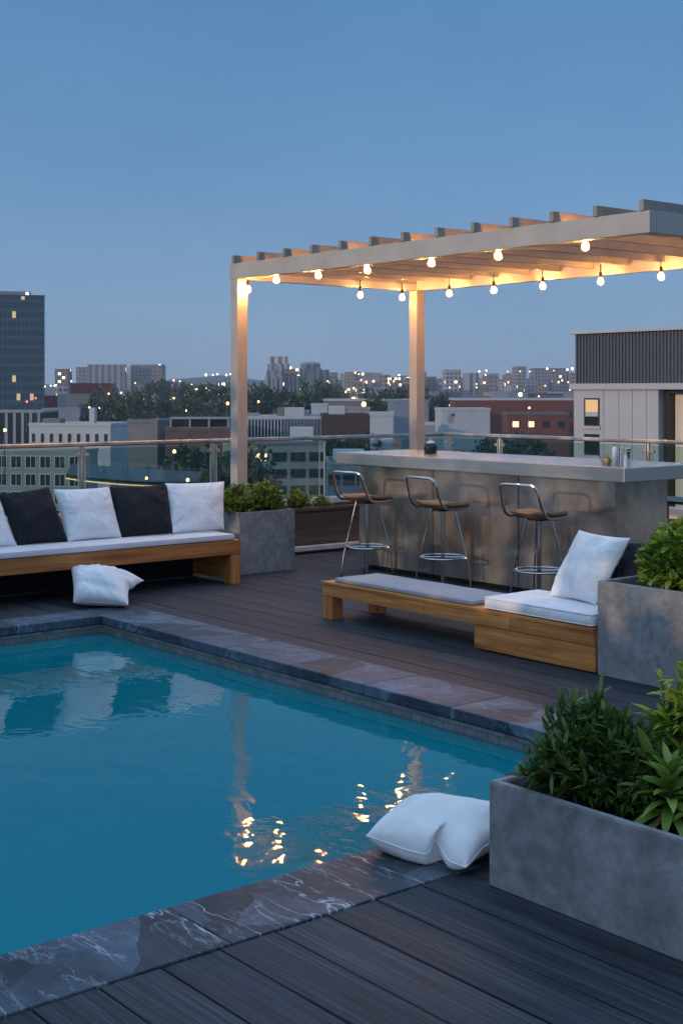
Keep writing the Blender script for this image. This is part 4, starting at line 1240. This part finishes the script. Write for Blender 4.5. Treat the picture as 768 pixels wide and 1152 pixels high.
# far tower groups
GA = 'apartment slabs on the left skyline'
for (a, b, y, m, lab) in ((62, 77, 415, 'far_warm', 'small brownish apartment slab, leftmost on the skyline'), (86, 99, 413, 'far_grey', 'grey apartment slab left of the wide striped one'),
                          (99, 140, 410, 'far_stripe', 'wide apartment slab with vertical stripes on the left skyline'), (139, 147, 412, 'wall_white', 'narrow white stair tower between two apartment slabs'),
                          (147, 182, 410, 'far_grey', 'wide dark grey apartment slab at the right of its row')):
    bld('apartment_slab', lab, a, b, y, 1100 + random.uniform(-30, 30), 16, m, random.uniform(-.1, .1), 'apartment block', GA)
GT = 'tower blocks between the pergola posts'
def tower(a, b, y, d, mat, lab, rnd):
    c = cam_pt((a + b) / 2, d, GZ); wd = (b - a) / FPX * d; zt = z_at(y, d) - GZ
    r = thing('tower_block', lab, 'tower', c, math.atan2(RV.y, RV.x), GT)
    MB().box((-wd / 2, 0, 0), (wd / 2, wd * .7, zt * .9)).build('wall', M[mat], r)
    if rnd: MB().lathe([(wd * .46, zt * .9 + .01), (wd * .46, zt * .97), (wd * .36, zt)], (0, wd * .35, 0), 20).build('crown', M[mat], r)
    else: MB().box((-wd * .42, wd * .1, zt * .9 + .01), (wd * .42, wd * .6, zt)).build('crown', M[mat], r)
    for k in range(4):
        x = -wd / 2 + wd * (k + .5) / 4
        MB().box((x - wd * .05, -1.2, 0), (x + wd * .05, -.01, zt * .89)).build('balcony_bay', M['wall_pale'], r)
tower(301, 325, 401, 900, 'far_stripe', 'tallest pale tower block of the group', False)
tower(298, 318, 417, 880, 'far_stripe', 'lower pale block in front of the tallest tower', False)
tower(318, 337, 415, 890, 'far_warm', 'block with a warm lit edge beside the tallest tower', False)
tower(337, 361, 407, 920, 'far_stripe', 'tower block with a rounded crown', True)
tower(360, 371, 416, 930, 'far_stripe', 'slim pale block right of the round crowned tower', False)
tower(370, 381, 419, 960, 'far_grey', 'dark block at the right end of the tower group', False)

random.seed(5)
GS = 'blocks of the far skyline'
def sky_y(px):
    return 424 + 5 * noise.noise(Vector((px * .02, 1, 0)))
for i in range(58):
    px = 384 + i * 4.7 + random.uniform(-5, 5)
    wd = random.uniform(7, 17)
    y = sky_y(px) + random.uniform(-6, 10)
    m = random.choice(['far_warm', 'far_warm', 'far_grey', 'far_stripe'])
    d = random.uniform(950, 1700)
    bld('city_block', 'small distant block among the lights of the far skyline', px - wd / 2, px + wd / 2, y, d, 18, m, random.uniform(-.4, .4), 'building', GS, parapet=False)
bld('city_block', 'tall dark block rising above the far skyline left of the pale building', 581, 592, 412, 1150, 18, 'far_grey', .1, parapet=False)
bld('city_block', 'wide dark block on the far skyline beside the panelled building', 600, 640, 414, 1200, 18, 'far_grey', .1, parapet=False)
bld('city_block', 'dark flat topped tower just right of the rear post on the far skyline', 502, 518, 416, 1000, 18, 'far_grey', .1, parapet=False)
for i in range(26):
    px = random.choice([random.uniform(48, 262), random.uniform(180, 300)])
    wd = random.uniform(8, 18)
    bld('city_block', 'small distant block low on the left horizon', px - wd / 2, px + wd / 2, random.uniform(428, 438), random.uniform(700, 1300), 16, random.choice(['far_warm', 'far_grey']), random.uniform(-.4, .4), 'building', 'low blocks on the left horizon', parapet=False)
for i in range(30):
    px = random.uniform(380, 645); wd = random.uniform(12, 30)
    bld('low_hall', 'low flat roofed hall in the middle distance', px - wd / 2, px + wd / 2, random.uniform(440, 447), random.uniform(330, 640), 20, random.choice(['wall_grey', 'wall_blue', 'wall_pale', 'far_warm', 'wall_brown']), random.uniform(-.2, .2), 'building', 'low halls in the middle distance')

def hills():
    vs = []; fs = []; nx, ny = 140, 14
    for i in range(nx + 1):
        px = -500 + 1900 * i / nx
        yr = 431 + 4 * noise.noise(Vector((px * .006, 3, 0))) + 2 * noise.noise(Vector((px * .03, 7, 0)))
        if 180 < px < 310: yr -= 7 * math.sin((px - 180) / 130 * math.pi) ** .6
        if 420 < px < 700: yr -= 6 * math.sin((px - 420) / 280 * math.pi)
        for j in range(ny + 1):
            d = 1700 + 2000 * j / ny
            f = math.sin(min(1, j / 6) * math.pi / 2)
            zz = GZ - .5 + (z_at(yr, 2500) - GZ) * f + noise.noise(Vector((px * .05, d * .01, 0))) * 2.5 * f
            vs.append(cam_pt(px, d, zz))
    for i in range(nx):
        for j in range(ny):
            a = i * (ny + 1) + j; fs.append([a, a + ny + 1, a + ny + 2, a + 1])
    tag(MB().add(vs, fs, 0, True).build('hills', M['hill']), kind='structure')
hills()

# ---- trees
def tree_proto(seed, h, rw):
    random.seed(seed)
    r = thing('broadleaf_tree', 'x', 'tree', (0, 0, 0))
    t = MB(); t.tube([(0, 0, 0), (.1, 0, h * .3), (0, .1, h * .6), (.1, .1, h * .85)], [.35, .28, .18, .05], 8)
    for k in range(7):
        a = random.uniform(0, 6.28); z = h * random.uniform(.3, .6)
        t.tube([(0, 0, z), (math.cos(a) * rw * .35, math.sin(a) * rw * .35, z + h * .14), (math.cos(a) * rw * .7, math.sin(a) * rw * .7, z + h * .22)], [.14, .09, .03], 6)
    t.build('trunk', M['bark'], r)
    lf = MB()
    cl = []
    for k in range(26):
        a = random.uniform(0, 6.28); zz = random.uniform(.28, .95); q = math.sqrt(max(0, 1 - ((zz - .55) / .47) ** 2)) * random.uniform(.35, .95)
        cl.append((Vector((math.cos(a) * rw * q, math.sin(a) * rw * q, h * zz)), rw * random.uniform(.25, .42)))
    for (c, rad) in cl:
        for k in range(85):
            d = rdir(-1); p = c + d * rad * random.random() ** .5
            s = random.uniform(.25, .5)
            a = rdir(-1); b = a.cross(rdir(-1))
            if b.length < .1: continue
            b.normalize()
            lf.add([p - a * s, p + b * s * .6, p + a * s, p - b * s * .6], [[0, 1, 2, 3]])
    lf.build('crown', M['leaf_tree'], r)
    return r
protos = [tree_proto(1, 13, 5), tree_proto(2, 11, 5.5), tree_proto(3, 15, 5)]
used = set()
random.seed(21)
trees = []
for (px, y, d) in ((110, 438, 250), (100, 452, 235), (122, 453, 205), (140, 447, 230), (160, 443, 240), (176, 432, 300), (192, 430, 310), (206, 434, 300), (200, 447, 200), (216, 440, 240),
                   (232, 437, 230), (247, 438, 225), (259, 441, 220), (150, 455, 190), (178, 452, 190), (284, 436, 240), (300, 441, 230), (318, 441, 225), (338, 432, 250), (352, 431, 260), (366, 437, 260),
                   (440, 442, 235), (452, 437, 245), (432, 447, 215), (478, 438, 260), (487, 441, 250), (420, 451, 190), (500, 446, 240), (345, 447, 190), (330, 450, 180), (378, 434, 420), (412, 434, 480), (245, 512, 92), (258, 520, 88), (232, 525, 90), (400, 500, 120), (425, 498, 122), (560, 496, 130), (600, 498, 128), (530, 498, 126), (560, 500, 126)):
    k = random.randrange(3)
    if d < 700: d *= 1.75
    hgt = z_at(y, d) - GZ; ph = (13, 11, 15)[k] * .99
    o = protos[k] if k not in used else copy_tree(protos[k])
    used.add(k)
    s = hgt / ph
    o.location = cam_pt(px, d, GZ); q = s * (.62 if d > 250 else .8); o.scale = (q, q, s); o.rotation_euler = (0, 0, random.uniform(0, 6.28))
    o['group'] = 'trees between the rooftops'; o['label'] = 'dark green leafy tree between the city rooftops'

# ---- street lamps
def lamp_proto(mat, hh):
    r = thing('street_lamp', 'x', 'street lamp', (0, 0, 0))
    MB().tube([(0, 0, 0), (0, 0, hh), (.3, 0, hh + .3)], [.1, .06, .05], 6).build('pole', M['wall_grey'], r)
    MB().lathe([(.05, hh + .5), (.2, hh + .4), (.26, hh + .2), (.18, hh + .02), (.0, hh - .05)], (.3, 0, 0), 10).build('lamp_head', M[mat], r)
    return r
LP = {'w': lamp_proto('lamp_warm', 8), 'c': lamp_proto('lamp_white', 8), 'r': lamp_proto('lamp_red', 8)}
fresh = set()
lrnd = random.Random(4)
def lamp(px, y, d, kind='w', s=1.0, hz=None):
    o = LP[kind] if kind not in fresh else copy_tree(LP[kind]); fresh.add(kind)
    s *= lrnd.uniform(.5, .95)
    if d < 700: d *= 1.75; s *= 1.6
    top = z_at(y, d)
    o.scale = (s, s, s); o.location = cam_pt(px, d, top - 8.2 * s)
    o['group'] = 'lamps lit across the city'
    o['label'] = {'w': 'far street lamp glowing orange among the rooftops', 'c': 'far street lamp glowing white among the rooftops', 'r': 'red signal lamp beside the glass tower'}[kind]
for a in ((30, 452, 182, 'r', .9), (40, 448, 184, 'r', .9), (50, 435, 420, 'c', 1.6), (57, 434, 420, 'c', 1.6), (61, 434, 420, 'c', 1.4), (80, 429, 600, 'c', 2), (100, 459, 230, 'c', .9), (112, 459, 225, 'c', .9), (122, 443, 320, 'w', 1),
          (136, 442, 400, 'w', 1.8), (135, 452, 300, 'w', 1.2), (152, 431, 700, 'w', 2), (195, 428, 700, 'w', 2.6), (202, 429, 700, 'w', 2.2), (212, 437, 330, 'w', 1.5), (220, 438, 330, 'w', 1.4), (231, 437, 335, 'w', 1.0), (235, 439, 330, 'w', 1.2),
          (231, 422, 800, 'c', 3), (239, 422, 800, 'c', 2.6), (244, 421, 800, 'c', 3), (254, 422, 800, 'c', 2.8), (259, 421, 800, 'c', 2.4), (255, 454, 190, 'w', 1.0), (195, 448, 190, 'w', .6), (209, 462, 112, 'c', .5),
          (290, 452, 200, 'w', .9), (326, 414, 700, 'w', 3), (377, 442, 420, 'w', 1.7), (382, 441, 420, 'w', 1.4), (388, 441, 420, 'w', 2), (391, 439, 430, 'w', 1.2), (397, 437, 450, 'w', 1.4), (407, 455, 152, 'w', 1.3),
          (407, 421, 900, 'w', 4), (403, 421, 900, 'c', 2.6), (411, 430, 700, 'w', 2.4), (419, 429, 700, 'w', 3), (428, 432, 600, 'w', 2.8), (436, 426, 800, 'w', 2.4), (436, 431, 700, 'w', 2.6), (449, 433, 560, 'w', 3), (442, 429, 700, 'w', 2.2), (448, 422, 900, 'c', 3),
          (505, 436, 480, 'c', 1.6), (505, 448, 300, 'c', 1.1), (505, 456, 200, 'w', .8), (516, 435, 500, 'w', 2), (535, 432, 560, 'w', 2), (538, 418, 900, 'c', 2.6), (546, 417, 900, 'c', 3), (545, 422, 800, 'w', 2.4), (551, 431, 600, 'w', 2.4), (535, 436, 520, 'w', 1.6),
          (583, 444, 330, 'c', 2.2), (570, 418, 900, 'w', 2.4), (584, 418, 900, 'w', 2.4), (595, 418, 900, 'c', 2.6), (614, 415, 900, 'c', 3.2), (622, 417, 900, 'w', 2), (612, 434, 500, 'w', 1.6), (627, 430, 600, 'w', 2), (631, 428, 640, 'w', 2.6), (638, 430, 600, 'w', 1.6),
          (642, 415, 900, 'c', 3.4), (605, 446, 300, 'c', 1.1), (164, 538, 66, 'w', .55), (210, 540, 64, 'w', .6), (195, 508, 74, 'w', .5), (594, 459, 168, 'w', .7), (5, 484, 112, 'w', .9)):
    lamp(*a)

# ------------------------------------------------------------------ air
hz = MB().box((-4300, -1600, GZ - 1), (1900, 4300, 75)).build('haze', bpy.data.materials.new('evening_haze'))
hm = hz.data.materials[0]; hm.use_nodes = True; hm.node_tree.nodes.clear()
pv = hm.node_tree.nodes.new('ShaderNodeVolumePrincipled'); pv.inputs['Color'].default_value = (.8, .88, 1, 1); pv.inputs['Density'].default_value = HAZE
ho = hm.node_tree.nodes.new('ShaderNodeOutputMaterial'); hm.node_tree.links.new(pv.outputs[0], ho.inputs['Volume'])
tag(hz, kind='stuff', label='thin blue evening haze over the city')

# ------------------------------------------------------------------ light
SUN_EL = 9.0
sun = bpy.data.lights.new('Sun', 'SUN'); so = bpy.data.objects.new('Sun', sun); col.objects.link(so)
so.rotation_euler = (R(90 - SUN_EL), 0, R(-4)); sun.energy = 1.0; sun.angle = R(.6); sun.color = (1, .72, .46)
w = bpy.data.worlds.new('World'); scene.world = w; w.use_nodes = True
nt = w.node_tree; bg = nt.nodes['Background']
sky = nd(nt, 'ShaderNodeTexSky', sky_type='NISHITA'); sky.sun_disc = False
sky.sun_elevation = R(SUN_EL); sky.sun_rotation = R(184); sky.air_density = 1.0; sky.dust_density = .3; sky.ozone_density = 8.0
tc = nd(nt, 'ShaderNodeTexCoord'); sp = nd(nt, 'ShaderNodeSeparateXYZ'); L(nt, tc.outputs['Generated'], sp.inputs[0])
# blue hour: greyish band over the horizon, clear blue higher up, afterglow low behind the viewer
dusk = ramp(nt, sp.outputs[2], [(0.0, (.158, .228, .325)), (.06, (.14, .222, .338)), (.16, (.099, .2, .34)), (.30, (.062, .162, .3)), (.42, (.075, .19, .34)), (.62, (.29, .44, .66)), (1.0, (.36, .52, .74))])
glow_az = math_n(nt, 'POWER', math_n(nt, 'MAXIMUM', math_n(nt, 'MULTIPLY', sp.outputs[1], -1.0), 0.0), 2.0)
glow_el = ramp(nt, sp.outputs[2], [(0.0, 1.0), (.25, .75), (.7, .0)])
glow = mixc(nt, glow_az, glow_el, 1.0, 'MULTIPLY')
glow = mixc(nt, glow, (.7, .66, .68), 1.0, 'MULTIPLY')
nish = mixc(nt, sky.outputs[0], (.012, .012, .012), 1.0, 'MULTIPLY')
tot = mixc(nt, mixc(nt, dusk, glow, 1.0, 'ADD'), nish, 1.0, 'ADD')
thin = ramp(nt, noise_t(nt, coords(nt, (1, 1, 2.6), 'Generated'), 3.2, 6, .6, .4), [(.3, (.93, .945, .96)), (.7, (1.07, 1.055, 1.04))])
L(nt, mixc(nt, tot, thin, 1.0, 'MULTIPLY'), bg.inputs['Color']); bg.inputs['Strength'].default_value = 1.0

cam = bpy.data.cameras.new('Camera'); co = bpy.data.objects.new('Camera', cam); col.objects.link(co)
co.location = (0, 0, CH)
co.rotation_euler = (R(90), 0, math.atan2(RV.y, RV.x))
cam.sensor_fit = 'AUTO'; cam.sensor_width = 36; cam.lens = FPX / 1152 * 36; cam.shift_y = -(576 - HY) / 1152
cam.clip_start = .05; cam.clip_end = 20000
scene.camera = co

scene.render.engine = 'CYCLES'
c = scene.cycles
c.max_bounces = 8; c.transparent_max_bounces = 16; c.diffuse_bounces = 4; c.glossy_bounces = 4
c.use_denoising = True; c.sample_clamp_indirect = 4; c.caustics_reflective = False; c.caustics_refractive = False
vs_ = scene.view_settings
vs_.view_transform = 'Standard'; vs_.look = 'None'; vs_.gamma = 1; vs_.exposure = .5; vs_.use_curve_mapping = False
